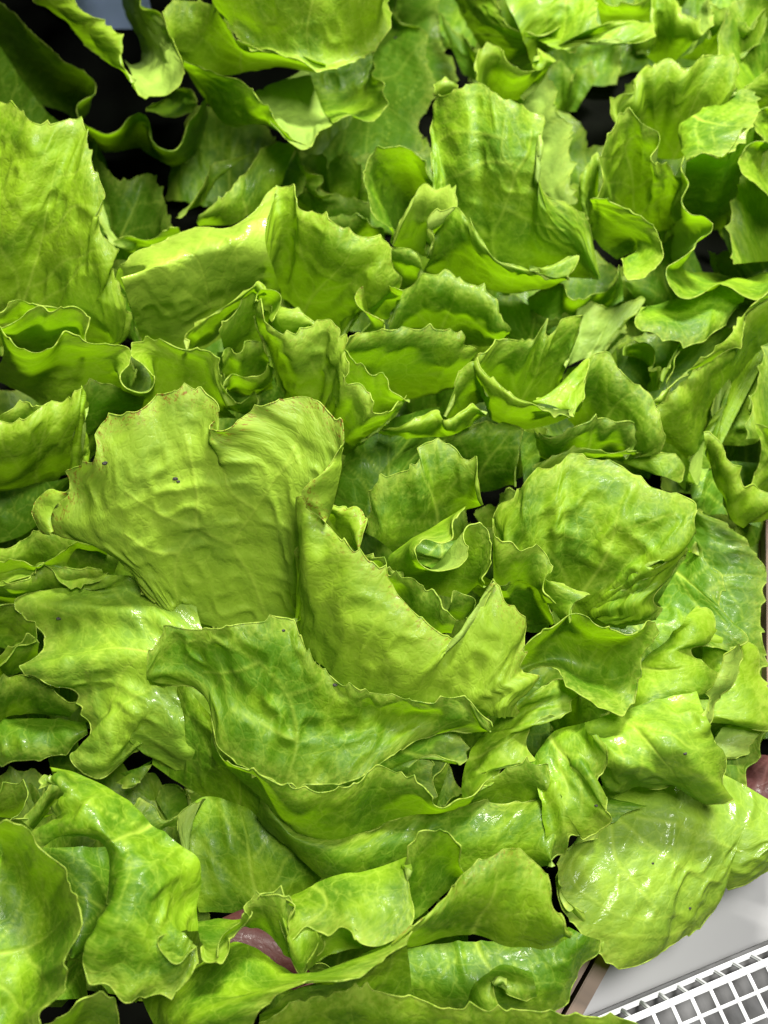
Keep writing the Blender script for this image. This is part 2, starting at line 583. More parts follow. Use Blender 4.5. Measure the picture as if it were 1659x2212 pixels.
leaf('A', [("640 1345 660 1400 720 1460 800 1500 900 1530 980 1540 1030 1545 1050 1550", (9.0, 10.3, 10.8, 10.8, 10.8)),
           ("640 1330 642 1250 645 1150 652 1075 702 1128 760 1190 830 1240 870 1300 918 1348 975 1384 1010 1362 1040 1310 1068 1248 1090 1300 1140 1350 1122 1420 1120 1456 1166 1460 1120 1522 1114 1550",
            (9, 11.5, 14, 15.8, 15.2, 15, 14.5, 14, 13.6, 13.2, 13.6, 14.2, 14.6, 14, 13, 12.2, 11.8, 11.6, 11, 10.4)), dict(bulge=0.8)],
     tone=0.68, pale=0.2, brown=0.8, blister=1.1, mid=0.5, veins=False, fold=(0.3, 2.2, 0.4))
# the scooped front leaf
leaf('A', [("325 1478 400 1478 432 1490 455 1520 458 1560 478 1620 540 1662 600 1688 700 1693 770 1682 812 1654 850 1630 900 1600 1000 1580 1058 1580", (12.6, 12.4, 12, 11.4, 10.8, 10.6, 10.6, 10.4, 10.2)),
           ("316 1450 420 1430 520 1470 600 1520 700 1570 820 1570 930 1550 1062 1572", (13.4, 13.4, 12.8, 11.6, 10.8, 10.8, 11)),
           ("316 1428 345 1378 368 1352 420 1360 480 1356 560 1346 630 1340 652 1385 690 1442 730 1472 800 1500 870 1513 940 1518 1000 1505 1040 1540 1062 1572", (13.8, 14.6, 15, 14.2, 13.4, 12.6, 12, 11.6, 11.4)),
           dict(rim='tb', bulge=0, lines=("620 1690 640 1600 620 1500 560 1430 470 1385 400 1380", "620 1500 680 1480 700 1465", "560 1430 500 1450 440 1450", "640 1600 560 1560 500 1530"))], tone=0.4, blister=2.4, wet=0.12, veins=False, fold=(0.35, 2.5, 0.2))
# trough below it with the long upper rim
leaf('A', [("470 1640 560 1720 620 1785 720 1812 850 1776 1000 1745 1120 1738 1202 1728", (9.2, 8.2, 8, 8, 8.2, 9)),
           ("455 1580 480 1640 545 1675 620 1705 720 1708 780 1690 814 1652 850 1668 900 1702 946 1738 1010 1728 1060 1692 1100 1660 1145 1650 1182 1668 1204 1725", (11, 11.4, 10.8, 10.8, 11.2, 10.2, 10.4, 10.6)), dict(bulge=0.4)],
     [("560 1770 640 1850 720 1905 850 1890 1000 1905 1100 1880 1196 1872", (6.6, 7, 7.6, 8.4)),
      ("560 1690 620 1780 720 1806 850 1772 1000 1741 1120 1734 1204 1722 1208 1790 1196 1872", (8.4, 8.1, 8.2, 8.6, 9.4, 9.6, 9.2)), dict(bulge=0.9)],
     tone=0.42, wet=0.6, blister=0.9, veins=False)
leaf('A', [("700 1890 600 1850 500 1760 400 1700 330 1650", (4.5, 5, 5.5)), ("640 1800 560 1680 470 1560 400 1480 350 1400", (7.8, 8.4, 8.6, 8)), dict(bulge=0.5, rim='')],
     tone=0.45, blister=1.2)
leaf('A', [("760 1700 830 1580 900 1555", (7.5, 8.5, 9)), ("880 1650 905 1640 935 1632 975 1652 990 1655 1003 1640 998 1600 985 1568 990 1545 960 1540", (9.4, 9.6, 9.8, 9.8, 9.6)), dict(bulge=0.4)], tone=0.25)
leaf('A', [("730 1690 780 1640 850 1600", (5.5, 6)), ("860 1740 926 1740 932 1700 925 1640 900 1600", (7, 7.4, 7.4)), dict(bulge=0.2)], tone=0.12)
leaf('A', [("700 1110 735 1150 775 1195", (11.5, 12)), ("712 1092 740 1096 767 1090 785 1105 788 1130 780 1155 778 1190", (12.6, 13, 13, 12.6)), dict(bulge=0.5, veins=False)], tone=0.75, brown=1.3)
leaf('A', [("780 1215 820 1240 860 1265", (10.5, 11)), ("775 1200 800 1208 826 1214 822 1228 850 1235 872 1252", (11.5, 12, 11.5)), dict(bulge=0.2, veins=False)], tone=0.4)

# the drooping wet leaf at the left of A
leaf('A', [("420 1300 450 1420 470 1560 430 1660 350 1660", (8.5, 8.2, 7.4, 6.5, 5.5)),
           ("320 1250 300 1350 300 1460 310 1560 280 1600", (8.6, 8.8, 8.4, 7.8, 7)),
           ("205 1240 165 1265 100 1275 36 1300 82 1350 98 1378 88 1420 40 1438 92 1472 166 1496 186 1540 190 1588 150 1632 205 1684 262 1650 320 1605", (9, 8.6, 8.2, 8, 8, 8, 7.6, 7.2, 6.6, 6.6, 6.6)),
           dict(bulge=0.3)], tone=0.45, pale=0.2, wet=0.8, blister=1.4, veins=True, mid=0.4, fold=(0.5, 4, 0.3))
leaf('A', [("330 1640 300 1690 260 1670", 4.5), ("250 1690 285 1700 310 1680 330 1650", 5.2), dict(bulge=0.4)], tone=0.4, wet=0.8)

# ---- B: left edge
leaf('B', [("-120 760 0 745 120 760 240 745", (9, 8.5, 8, 8)),
           ("-100 215 0 220 25 224 70 264 105 268 170 258 188 310 197 362 226 420 212 462 216 500 256 548 245 582 265 640 278 682 270 724 240 746", (17, 17.5, 17.5, 17, 15.5, 13.5, 11, 9)), dict(bulge=0.8)],
     tone=0.62, blister=1.2, mid=0.35, wet=0.3, fold=(0.5, 2.2, 0.6))
leaf('B', [("10 735 75 765 150 752 195 748", (10.5, 10.5)), ("-10 705 10 706 50 688 88 668 105 676 160 666 180 680 190 720 195 748", (14.4, 14.6, 14.6, 13)), dict(bulge=0.2)],
     [("0 700 60 700 180 700", 12), ("-20 700 0 690 40 648 70 660 120 666 182 682", (14.2, 14.2, 13.6)), dict(bulge=0.1)],
     tone=0.6, veins=False)
leaf('B', [("-20 820 60 860 120 890 190 885 260 890 330 905 420 905 510 905", (8, 8, 8, 7.6)),
           ("10 760 70 800 130 780 200 790 250 810 268 840 310 850 330 820 330 790 380 800 440 810 490 880", (12.4, 12.2, 12, 12, 11.6, 11.6, 11, 10)),
           ("-2 706 22 742 48 758 76 762 112 750 140 718 165 728 190 742 250 748 277 755 276 782 258 812 268 836 300 852 322 848 331 822 305 790 283 764 300 745 330 738 398 756 455 761 466 790 471 830 508 874", (14.6, 14.6, 14.4, 14, 14, 13.6, 13.6, 13.2, 12, 10.5)), dict(bulge=0)],
     tone=0.62, ruffle=0.0015, blister=0.7, veins=False, fold=(0.1, 5, 0))
leaf('B', [("-40 1075 20 1062 100 1040 160 1022", (8.5, 8.5)), ("-40 900 0 910 30 913 110 872 150 864 172 845 179 830", (13.5, 13.2, 13)), dict(bulge=0.9)],
     [("150 1030 170 1022 182 1000", (8.6, 8.4)), ("175 850 179 832 186 870 190 940 184 1000", (13, 12.6, 9)), dict(bulge=0.6, rim='')],
     tone=0.62, mid=0.6, fold=(0.4, 2.2, 0.2))
leaf('B', [("165 1030 200 990 230 930 300 900", (7, 7.5)), ("178 834 195 827 236 836 280 856 312 868", (12, 11.6, 11)), dict(bulge=0.2)], tone=0.35, veins=False)
leaf('B', [("-20 930 40 940 110 910", 11), ("-20 908 5 898 30 880 52 868 75 885 95 880 112 872", (12.6, 13, 13)), dict(bulge=0.3, veins=False)], tone=0.5, lod=1.2)
leaf('B', [("-30 1180 60 1150 140 1060 200 1000", (4, 4.5, 6)), ("-30 1060 60 1045 150 1030 190 990", (6, 7)), dict(bulge=0.3, rim='')], tone=0.1)
leaf('B', [("-20 1290 60 1290 150 1300 230 1290", (6.4, 7)), ("-20 1180 18 1184 50 1163 90 1150 130 1157 160 1166 190 1172 260 1200", (8.8, 9.2, 9.6, 10)), dict(bulge=0.5)], tone=0.5, veins=False)
leaf('B', [("-20 1268 36 1256 78 1243 86 1226 130 1250 200 1260 240 1240", (9.4, 9.4, 9)), ("-20 1226 47 1206 80 1220 95 1206 127 1192 148 1186 167 1168 186 1170 230 1190", (9.8, 10, 10.2, 10.4)), dict(rim='tb', bulge=-0.8)],
     [("-20 1300 60 1310 160 1300 240 1280", 7), ("-20 1268 36 1257 78 1244 88 1226 140 1230 220 1230", (9.4, 9.4, 9.4)), dict(bulge=0.3)], tone=0.5, veins=False, teeth=1.4)
leaf('B', [("-20 1390 20 1400 60 1380", 6.4), ("-20 1318 40 1312 47 1335 73 1352 78 1380 60 1390 33 1392 15 1410 -20 1436", (8.6, 8.4, 8.2)), dict(bulge=-0.3)],
     [("-20 1470 30 1460 80 1430", 6), ("-20 1436 15 1412 36 1394 76 1382 84 1390", (8.2, 8.2)), dict(bulge=0.2)], tone=0.45, veins=False, teeth=1.3)
leaf('B', [("-20 1560 60 1540 150 1545", 4.8), ("-20 1476 15 1466 55 1457 110 1490 168 1530", (6.8, 7, 6.4)), dict(bulge=0.3)], tone=0.38, veins=False)
leaf('B', [("-20 1560 80 1550 185 1560", (5, 5)), ("-20 1648 40 1645 92 1640 130 1636 162 1610 190 1585", (5.2, 5.4)), dict(bulge=0.6)], tone=0.25, wet=0.7, blister=2, veins=False)

# ---- C: lower left corner
leaf('C', [("-80 2260 -80 2050 -80 1850", 12.5), ("10 2230 50 2130 90 2010 60 1920 0 1850", (11.5, 11.5, 12)),
           ("68 2225 78 2188 116 2152 134 2112 127 2085 145 2050 158 2005 160 1965 145 1930 137 1902 134 1882 95 1852 66 1826 42 1790 20 1780 -20 1790", (14, 14.6, 15, 15.2, 15.4)), dict(bulge=0)],
     tone=0.42, blister=0.9, ruffle=0.003)
leaf('C', [("105 1663 171 1678 255 1718 313 1765 386 1830 428 1862 432 1910 425 1960 430 2010", (12.5, 12.5, 12, 11.5, 11, 11)),
           ("118 1675 170 1725 220 1790 275 1850 320 1910 350 1960 395 2010", (13.6, 14.2, 14.2, 14, 13.4, 12.6)),
           ("95 1672 84 1690 128 1700 153 1716 127 1740 102 1746 120 1765 116 1784 60 1801 84 1831 127 1819 171 1806 207 1816 229 1836 240 1872 236 1940 240 1966 218 2005 193 2041 176 2068 182 2100 196 2122 233 2129 269 2165 302 2152 331 2147 382 2140 418 2092 427 2046", (13.4, 13.4, 13, 12.6, 12.4, 12.8, 13, 12.6, 12.2, 12)),
           dict(bulge=0)], tone=0.45, wet=0.55, blister=1.5, teeth=1.3, mid=0.45, fold=(0.3, 3, 0.2))
leaf('C', [("366 2022 395 2040 425 2048", 12.3), ("366 2022 350 2030 350 2048 364 2064 384 2076 405 2062 427 2046", (12.8, 13, 12.6)), dict(bulge=-0.3, veins=False)],
     tone=0.4)
leaf('C', [("240 1830 235 1960 170 2070", (8, 8)), ("90 1830 140 1890 160 1980 150 2070", (9, 9)), dict(bulge=0.5, rim='')], tone=0.3, blister=1.8)
leaf('C', [("240 1980 200 2060 180 2110 190 2160", (6, 6)), ("150 1990 150 2050 130 2100 120 2160", (9, 8.5)), dict(bulge=0.2, rim='')], tone=0.22, blister=1.2)
leaf('C', [("100 2260 180 2260 270 2260", 8), ("90 2215 115 2212 148 2196 182 2166 212 2158 233 2165 247 2187 253 2225", (12, 12.6, 12.2, 11)), dict(bulge=0.3, veins=False)], tone=0.4, ruffle=0.001)
leaf('C', [("0 1760 60 1770 120 1760", 5), ("-20 1745 5 1715 30 1700 45 1698 60 1712 50 1740 20 1775 60 1780", (7, 7.4, 7)), dict(bulge=0.2)], tone=0.4, veins=False, teeth=1.4)
leaf('C', [("70 1790 120 1740 200 1720", 6), ("50 1775 80 1740 110 1700 160 1690 230 1720", (7, 7.6, 7)), dict(bulge=0.4)], tone=0.25)
leaf('C', [("300 1830 380 1790 420 1880", 6.5), ("280 1745 300 1735 330 1740 355 1770 395 1745 440 1740 400 1755 390 1790 400 1830", (7, 7, 6.4)), dict(bulge=0.2)], tone=0.22, teeth=1.5)
leaf('C', [("700 1900 600 1960 500 1975 430 1970", (4.5, 4.5)), ("640 1800 520 1740 440 1720 380 1770", (6.2, 6, 5.4)), dict(bulge=0.5, rim='')], tone=0.45, veins=True)

# ---- D: bottom
leaf('D', [("420 1985 520 1985 630 1936 712 1900 781 1881 840 1862 882 1846", (9, 9.4, 10.2, 10.8, 11)),
           ("430 2020 520 2000 600 1975 700 1960 780 1950 850 1930 890 1880", (9.8, 10, 10.6, 11.2, 11.4, 11.2)),
           ("432 2046 440 2074 462 2074 480 2049 484 2020 528 1994 542 1972 535 1958 568 1937 604 1932 620 1948 636 1958 618 1990 632 2020 661 2001 687 2012 712 2012 734 2001 760 2012 781 2038 815 2044 850 2030 882 2008 896 1972 893 1928 876 1870", (10.4, 11, 11, 11.4, 11.6, 12, 11.4, 11.6, 12, 11.8, 11.6, 11.4)),
           dict(bulge=0.3)], tone=0.48, blister=1.0, ruffle=0.0025, veins=True, mid=0.55)
leaf('D', [("618 1990 632 2021 661 2004 680 2010", 11.2), ("606 1975 625 2050 640 2085 654 2108 676 2078 697 2040 688 2012", (11.4, 10.6, 10.2, 11)), dict(bulge=0.4, veins=False)],
     [("470 2040 500 2022 530 2004 555 2008 580 2022 602 2046 628 2072", (9.8, 10, 10.2)), ("462 2060 484 2022 528 1995 542 1973 535 1959 568 1938 604 1933 620 1949 634 1962 622 1985", (11, 11.6, 12, 11.6)), dict(bulge=0.2, veins=False)],
     [("700 2065 740 2055 785 2045", 10), ("664 2105 680 2060 712 2014 734 2002 760 2013 781 2040", (10.4, 11.4, 11.6)), dict(bulge=-0.3, veins=False)], tone=0.48)
leaf('D', [("886 1990 910 1975 950 1940 1006 1895", (9, 9)), ("876 1868 885 1845 910 1810 935 1796 968 1795 978 1825 988 1862 1008 1887", (11.2, 12.2, 12.2, 11)), dict(bulge=-0.2, veins=False)], tone=0.36)
leaf('D', [("830 2058 900 2046 1000 2024 1100 2044 1180 2047 1233 2022", (10.6, 10.4, 10.2, 9.6)),
           ("850 2035 884 2010 940 1960 975 1925 1005 1887 1060 1852 1110 1833 1150 1856 1185 1893 1198 1925 1206 1962 1224 1985 1222 2008 1234 2022", (12.6, 12.8, 13, 13, 12.6, 11.6, 10.6)), dict(bulge=0.7)],
     tone=0.5, brown=0.7, blister=0.8, mid=0.5, fold=(0.3, 2.5, 0))
leaf('D', [("300 2140 420 2090 480 2050 522 2036 604 2090 652 2112 800 2048 850 2035", (6, 7, 8, 9.6, 10.4, 11.4)),
           ("365 2260 380 2220 450 2170 560 2130 700 2095 840 2046", (8, 9.5, 10.4, 11, 11.8)),
           ("530 2260 545 2215 560 2180 600 2140 640 2128 690 2128 740 2122 800 2086 850 2048 890 2010", (10.5, 12.4, 12.6, 12.8)), dict(bulge=0.2)], tone=0.45, veins=False, brown=0.3)
leaf('D', [("560 2260 700 2260 900 2250", 7), ("560 2190 640 2140 760 2110 880 2040", (11, 11.6, 11)), dict(bulge=-0.6, rim='')], tone=0.45)
leaf('D', [("850 2060 960 2040 1100 2030 1230 2010", (7.6, 7.6)), ("800 2160 900 2190 1040 2200 1150 2195 1228 2182 1240 2140 1262 2100 1285 2060 1290 2030", (6, 6.6, 7, 7, 7)), dict(bulge=0.8)], tone=0.36, wet=0.35, veins=True)
leaf('D', [("1010 2190 1020 2120 1080 2085 1150 2100", (7.6, 8.2)), ("1096 2196 1074 2170 1070 2138 1077 2121 1090 2145 1112 2155 1135 2161 1162 2157", (8.4, 9.2, 8.6)), dict(bulge=0.5, veins=False)], tone=0.36)
leaf('D', [("560 2320 800 2320 1100 2320 1400 2320", 7), ("560 2210 640 2165 740 2142 850 2152 950 2175 1050 2190 1165 2186 1240 2192 1362 2208 1420 2225", (10.5, 10.4, 10)), dict(bulge=0.3)], tone=0.5)

# ---- E: lower right
leaf('E', [("1300 1700 1400 1660 1500 1650 1600 1690 1720 1760", (5.6, 6.0, 5.6)),
           ("1290 1800 1218 1845 1207 1885 1205 1921 1213 1958 1250 2008 1274 2041 1306 2067 1332 2088 1376 2092 1419 2068 1434 2049 1492 2020 1532 1987 1550 1968 1561 1929 1561 1912 1576 1921 1601 1918 1660 1889 1720 1850", (7.6, 7.6, 7, 6.2, 5.6, 5.2, 5, 5.2, 5.4, 5)), dict(bulge=0.8, veins=False, lines=("1320 1775 1332 1856 1365 1900 1390 1932 1423 1972", "1300 1790 1262 1830 1235 1870 1245 1914 1288 1947 1346 1980 1419 1983 1474 1969", "1340 1770 1397 1820 1456 1860 1521 1896 1560 1908", "1306 2020 1383 2023 1438 2020 1490 2000", "1376 1765 1456 1780 1528 1812 1600 1840", "1365 1900 1340 1890 1335 1930"))],
     [("1208 1885 1204 1925 1214 1960 1255 2012 1300 2062", (7.2, 6.2)), ("1206 1900 1222 1945 1259 1970 1290 1992 1306 2015", (7.6, 7.2, 6.4)), dict(bulge=0.2, veins=False)],
     label='smooth wet leaf drooping over the shelf', tone=0.4, pale=0.30, wet=1.0, blister=1.0, mid=0.35, fold=(0.4, 2, 0.2), teeth=0.6)
leaf('E', [("1180 1640 1230 1580 1300 1550 1400 1520 1500 1490", (9, 9.6, 9.6, 9)),
           ("1290 1650 1330 1660 1400 1630 1470 1600 1530 1560", (9.6, 10.4, 10.6, 10)),
           ("1300 1700 1317 1716 1376 1706 1419 1704 1463 1706 1507 1720 1528 1729 1580 1726 1570 1690 1567 1636 1550 1606 1528 1556", (7.6, 8, 8, 8.4, 8.6, 9, 9.4)), dict(bulge=0.4)],
     tone=0.45, pale=0.15, wet=0.35, blister=1.6, fold=(0.4, 3, 0.3))
leaf('E', [("1497 1640 1499 1596 1528 1516 1554 1454 1568 1417 1590 1396", (9.6, 10.4, 11.4, 12)), ("1500 1636 1505 1600 1540 1530 1568 1486 1590 1446 1600 1404 1597 1390", (9.2, 10, 11, 12)), dict(under=True, rim='tb', veins=False, bulge=0.2)], tone=0.7, blister=0.5)
leaf('E', [("1150 1655 1195 1590 1265 1570", (9.4, 9.6)), ("1195 1872 1218 1840 1240 1803 1265 1815 1292 1798 1320 1776 1308 1745 1317 1718 1300 1686 1316 1650 1306 1618 1290 1597", (9.4, 9.8, 10.2, 10.8, 11)), dict(bulge=0.7)], tone=0.45, wet=0.25, blister=1.5, fold=(0.4, 3, 0.5))
leaf('E', [("1000 1740 998 1670 1030 1600 1085 1555", (8.4, 9.4)), ("1030 1718 1060 1692 1100 1656 1145 1642 1140 1600 1165 1568 1215 1545 1233 1500 1215 1476 1170 1480", (9.8, 10.2, 10.6, 10.8)), dict(bulge=0.5)], tone=0.5, blister=1.8, teeth=1.2, fold=(0.4, 3.5, 0))
leaf('E', [("1110 1460 1201 1444 1219 1472 1245 1497 1288 1519 1346 1541", (10, 11, 11.6, 11.6, 11.4)),
           ("1115 1445 1200 1425 1260 1445 1310 1455 1368 1500", (9.8, 9.6, 10, 11)),
           ("1120 1420 1190 1385 1270 1390 1340 1400 1385 1420", (11, 10.6, 11, 11.6)),
           ("1128 1396 1175 1363 1225 1340 1259 1333 1300 1352 1328 1359 1365 1374 1390 1362 1405 1344 1424 1366", (12.6, 13, 12.6)),
           dict(rim='tbr', bulge=0)], tone=0.42, blister=0.7, veins=False)
leaf('E', [("1360 1520 1380 1450 1440 1380", (8.6, 9)), ("1400 1540 1460 1525 1530 1510 1553 1458 1528 1440 1496 1422 1490 1400 1532 1378 1540 1350 1530 1318 1500 1312", (8.6, 9, 9.6, 10)), dict(bulge=0.8)], tone=0.55, blister=0.8, teeth=1.2)
leaf('E', [("1440 1540 1500 1470 1520 1400", (6.6, 7)), ("1545 1568 1600 1566 1653 1566 1660 1520 1652 1461 1632 1396 1594 1378 1565 1363 1530 1358", (6.8, 7, 7.6, 8)), dict(bulge=0.6)], tone=0.62, veins=False)
leaf('E', [("1420 1300 1460 1240 1500 1180", (7, 7.4)), ("1500 1390 1560 1400 1616 1384 1587 1341 1559 1304 1561 1240 1536 1213 1525 1195 1492 1180", (8.4, 8.6, 8.4)), dict(bulge=0.4)], tone=0.2, wet=0.35)
leaf('E', [("1450 1320 1480 1230 1490 1120", (5.4, 5.8)), ("1620 1480 1652 1425 1640 1370 1640 1315 1644 1280 1656 1239 1616 1188 1608 1163 1561 1130 1510 1097", (6, 6.4, 6.8, 7)), dict(bulge=0.4)], tone=0.0, wet=0.3)  # lowest tone paints in the shadow of the fan leaf
leaf('E', [("1540 1600 1560 1570 1620 1560", 5.4), ("1560 1690 1600 1705 1610 1660 1640 1640 1650 1590 1680 1560", (5.2, 5.6)), dict(bulge=0.3)], tone=0.08)
leaf('E', [("1520 1640 1540 1600 1560 1570", 6), ("1560 1640 1600 1630 1620 1600 1660 1570", (6, 6.2)), dict(bulge=0.2, under=True)], tone=0.5, lod=1.3)
leaf('E', [("1130 1640 1200 1700 1300 1720", 6.5), ("1200 1790 1330 1775 1345 1760 1400 1740", 7.2), dict(bulge=0.2, rim='')], tone=0.3)
leaf('E', [("1270 1360 1340 1350 1440 1300", 8), ("1330 1480 1400 1470 1440 1440 1500 1330", 8.4), dict(bulge=0.2, rim='')], tone=0.4)

# ---- F: right of the middle
leaf('F', [("1180 1300 1230 1330 1270 1330", (9.4, 9.4)),
           ("1110 1190 1075 1165 1058 1118 1076 1087 1110 1072 1130 1042 1165 1015 1200 1010 1232 981 1262 986 1300 990 1345 1005 1400 1045 1440 1060 1506 1085 1500 1130 1506 1155 1480 1176 1490 1190 1470 1218 1455 1242 1418 1294 1428 1323 1395 1342 1340 1360", (11, 12.6, 13.8, 14.6, 15, 15, 14.6, 14, 13, 11.6, 10)), dict(bulge=1.3)],
     tone=0.5, blister=1.7, teeth=1.5, fold=(0.2, 3.5, 0.2), wet=0.12, label='rounded fan leaf with toothed rim')
leaf('F', [("1066 1266 1092 1270 1125 1256 1160 1270 1175 1300", (11.8, 11.8)), ("1057 1125 1060 1150 1078 1170 1103 1174 1125 1192 1146 1184 1170 1187 1187 1224 1173 1256 1174 1284 1200 1305", (14.4, 14, 13.8, 13, 12.6)), dict(bulge=0.2)],
     [("1172 1260 1174 1290 1200 1320 1232 1345", 12), ("1180 1250 1212 1258 1245 1272 1275 1286 1252 1296 1236 1316 1230 1345", (13, 13.2, 12.6)), dict(bulge=0.4)],
     tone=0.58, veins=False, blister=0.5, ruffle=0.002)
leaf('F', [("1100 1330 1140 1350 1190 1355", 8.5), ("1060 1262 1092 1270 1114 1254 1137 1252 1157 1268 1172 1300 1192 1348", (11.8, 12, 11)), dict(bulge=0, veins=False)], tone=0.3, ruffle=0.001)
leaf('F', [("850 1192 900 1180 990 1110 1040 1090", (9, 9.6)), ("788 1150 798 1120 796 1083 818 1043 858 1021 887 1011 909 985 916 956 941 953 981 966 1000 989 1026 1000 1032 1043 1037 1066 1045 1090", (10, 12, 13, 13.4, 13, 11.6)), dict(bulge=0.7)], tone=0.42, blister=0.9, teeth=1.2)
leaf('F', [("1008 1093 930 1141 884 1167 840 1205 838 1240 872 1262 940 1285 1000 1285 1030 1262 1048 1270", (12.4, 12, 11, 10, 9.4, 9.4, 10)),
           ("1002 1094 975 1124 974 1163 948 1163 912 1159 890 1181 894 1206 920 1226 956 1232 992 1226 1013 1206 1011 1184 1005 1159 1014 1137 1036 1134 1054 1146 1059 1199 1051 1232 1038 1250 1044 1262", (13.6, 13.8, 13.6, 13.4, 13.2, 13, 12.6)), dict(bulge=0.2)],
     tone=0.55, veins=False, ruffle=0.001, blister=0.4, teeth=0.7)
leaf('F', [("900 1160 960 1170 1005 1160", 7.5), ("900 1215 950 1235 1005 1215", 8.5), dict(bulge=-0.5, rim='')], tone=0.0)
leaf('F', [("840 1270 900 1340 975 1368", (11, 11)), ("828 1240 850 1248 894 1250 914 1276 952 1294 966 1326 985 1340", (12.4, 12.6, 12.2)), dict(bulge=0.2, veins=False)], tone=0.45, teeth=1.2)
leaf('F', [("960 1330 1000 1340 1020 1320", 9), ("968 1300 978 1279 1000 1284 1020 1294 1015 1320", 10.6), dict(bulge=0.2, veins=False)], tone=0.35)
leaf('F', [("830 1270 900 1230 1000 1260 1080 1320 1180 1360", 6.5), ("850 1180 930 1200 1020 1230 1100 1270 1200 1300", 8), dict(bulge=0, rim='')], tone=0.2)
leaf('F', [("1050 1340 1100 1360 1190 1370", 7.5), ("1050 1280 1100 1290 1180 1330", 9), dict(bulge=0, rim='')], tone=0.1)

# ---- G: above the middle
leaf('G', [("310 760 400 765 490 720 610 640", (8, 8, 9)), ("285 670 390 640 500 600 592 585", (13.4, 13.4, 13.6)), ("262 602 370 562 480 530 572 508", (15.6, 16, 15.6)),
           ("304 748 288 690 270 640 251 592 264 568 300 546 350 521 420 492 500 484 530 470 560 445 580 420 600 402", (9.5, 12.6, 14.6, 15, 15.2, 15.4, 15.6)), dict(bulge=0)],
     tone=0.7, pale=0.5, wet=1.0, blister=1.0, fold=(0.3, 2.5, 0.4), label='pale glossy leaf bent back over itself')
leaf('G', [("592 625 650 680 735 724", (8.6, 8.6)), ("570 540 566 480 600 402 622 399 637 406 641 446 690 462 735 492 790 513 838 527 848 576 872 602 866 632 800 660 740 726", (14.6, 15.6, 15.8, 15.4, 14.6, 13, 9.6)), dict(bulge=1.3)],
     tone=0.6, blister=1.2, brown=0.4, fold=(0.5, 2.2, 0.1))
leaf('G', [("862 648 850 662 842 676 836 692 822 694 812 700 800 708 786 716 776 722", (10.5, 10)), ("870 632 847 624 818 609 796 614 774 629 774 657 796 676 818 686 832 702 831 722", (13.4, 13.4, 13, 12.4)), dict(bulge=0.1, veins=False)], tone=0.62, brown=1.2, ruffle=0.001)
leaf('G', [("850 730 950 740 1060 752", (8, 8)), ("838 700 858 640 890 610 912 589 941 592 971 588 996 607 1036 621 1073 648 1085 688 1106 717 1090 738", (10.5, 12.6, 13, 12.6, 10)), dict(bulge=0.8)], tone=0.4, blister=1.2, teeth=1.2)
leaf('G', [("845 600 880 618 912 612", 9.5), ("838 530 868 534 905 550 917 576 908 600", (12, 12.2, 11)), dict(bulge=0.4, veins=False)], tone=0.4)
leaf('G', [("735 830 830 862 930 856 985 832", (8, 8)), ("742 742 775 723 850 712 900 713 965 716 1003 728 1002 745 1030 756 1024 784 990 815", (13, 13.4, 13, 12, 10)), dict(bulge=0.7)], tone=0.42, fold=(0.4, 3, 0.2), brown=0.5, veins=False)
leaf('G', [("740 890 800 905 850 890 884 866", (10.5, 10.5)), ("738 756 752 775 767 790 785 792 803 813 825 818 838 840 861 854 886 866", (13, 13, 12.6)), dict(bulge=-0.4, veins=False)], tone=0.56)
leaf('G', [("620 880 680 920 748 985 760 960", (8, 8, 9)), ("572 755 549 680 546 650 570 672 578 694 596 712 621 727 643 723 672 705 712 690 723 705 727 723 741 734 738 757 748 796 741 818 746 829 778 829 792 848 804 869 806 892 840 890 886 866 850 905 790 950", (12.6, 14.6, 14.6, 14.6, 15, 15, 14.6, 14, 13.6, 12.6, 10)), dict(bulge=0.9)],
     tone=0.62, pale=0.25, brown=0.5, blister=1.5)
leaf('G', [("549 660 560 672 575 674", 12.6), ("546 648 556 636 575 632 597 640 592 665 578 690", (14.4, 14.2, 14)), dict(bulge=-0.4, veins=False)], tone=0.6)
leaf('G', [("580 700 620 720 690 690", 12), ("590 665 620 668 655 680 680 705 650 722", (13, 13)), dict(bulge=0.3, veins=False)], tone=0.5)
leaf('G', [("425 756 470 724 505 680 548 630", (10.5, 12.6)), ("404 752 396 728 418 705 469 669 510 643 549 616 557 609 576 629", (12.6, 13.6, 14, 14)), dict(bulge=0.4, veins=False)], tone=0.66, brown=0.4)
leaf('G', [("490 790 540 800 600 790", 9), ("474 716 495 690 520 656 549 626 575 642 590 700", (12.8, 13.6, 12.6)), dict(bulge=0.1, veins=False)], tone=0.5)
leaf('G', [("480 840 540 850 590 815", 9), ("480 770 495 752 513 763 530 745 546 738 564 752 580 774", (11.6, 11.8, 11.6)), dict(bulge=0, veins=False)], tone=0.45)
leaf('G', [("500 850 545 862 590 840", 9.4), ("488 836 497 815 509 812 540 816 564 811 579 800 581 772", (11.8, 12.2, 12)), dict(bulge=0.2, veins=False)], tone=0.5)
leaf('G', [("470 880 520 890 560 890", 8.6), ("470 800 490 850 515 872 530 862 549 850 560 868 555 885", (10, 10.2, 10)), dict(bulge=0.1, veins=False)], tone=0.5)
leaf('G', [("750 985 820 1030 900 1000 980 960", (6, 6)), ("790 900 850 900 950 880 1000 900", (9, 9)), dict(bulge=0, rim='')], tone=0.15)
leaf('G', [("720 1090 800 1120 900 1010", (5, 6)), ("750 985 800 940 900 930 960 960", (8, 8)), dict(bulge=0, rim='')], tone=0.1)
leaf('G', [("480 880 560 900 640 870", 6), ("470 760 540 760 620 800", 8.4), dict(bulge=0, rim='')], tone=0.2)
leaf('G', [("270 700 320 790 420 800", 5), ("250 610 330 640 420 720", 7), dict(bulge=0, rim='')], tone=0.1)

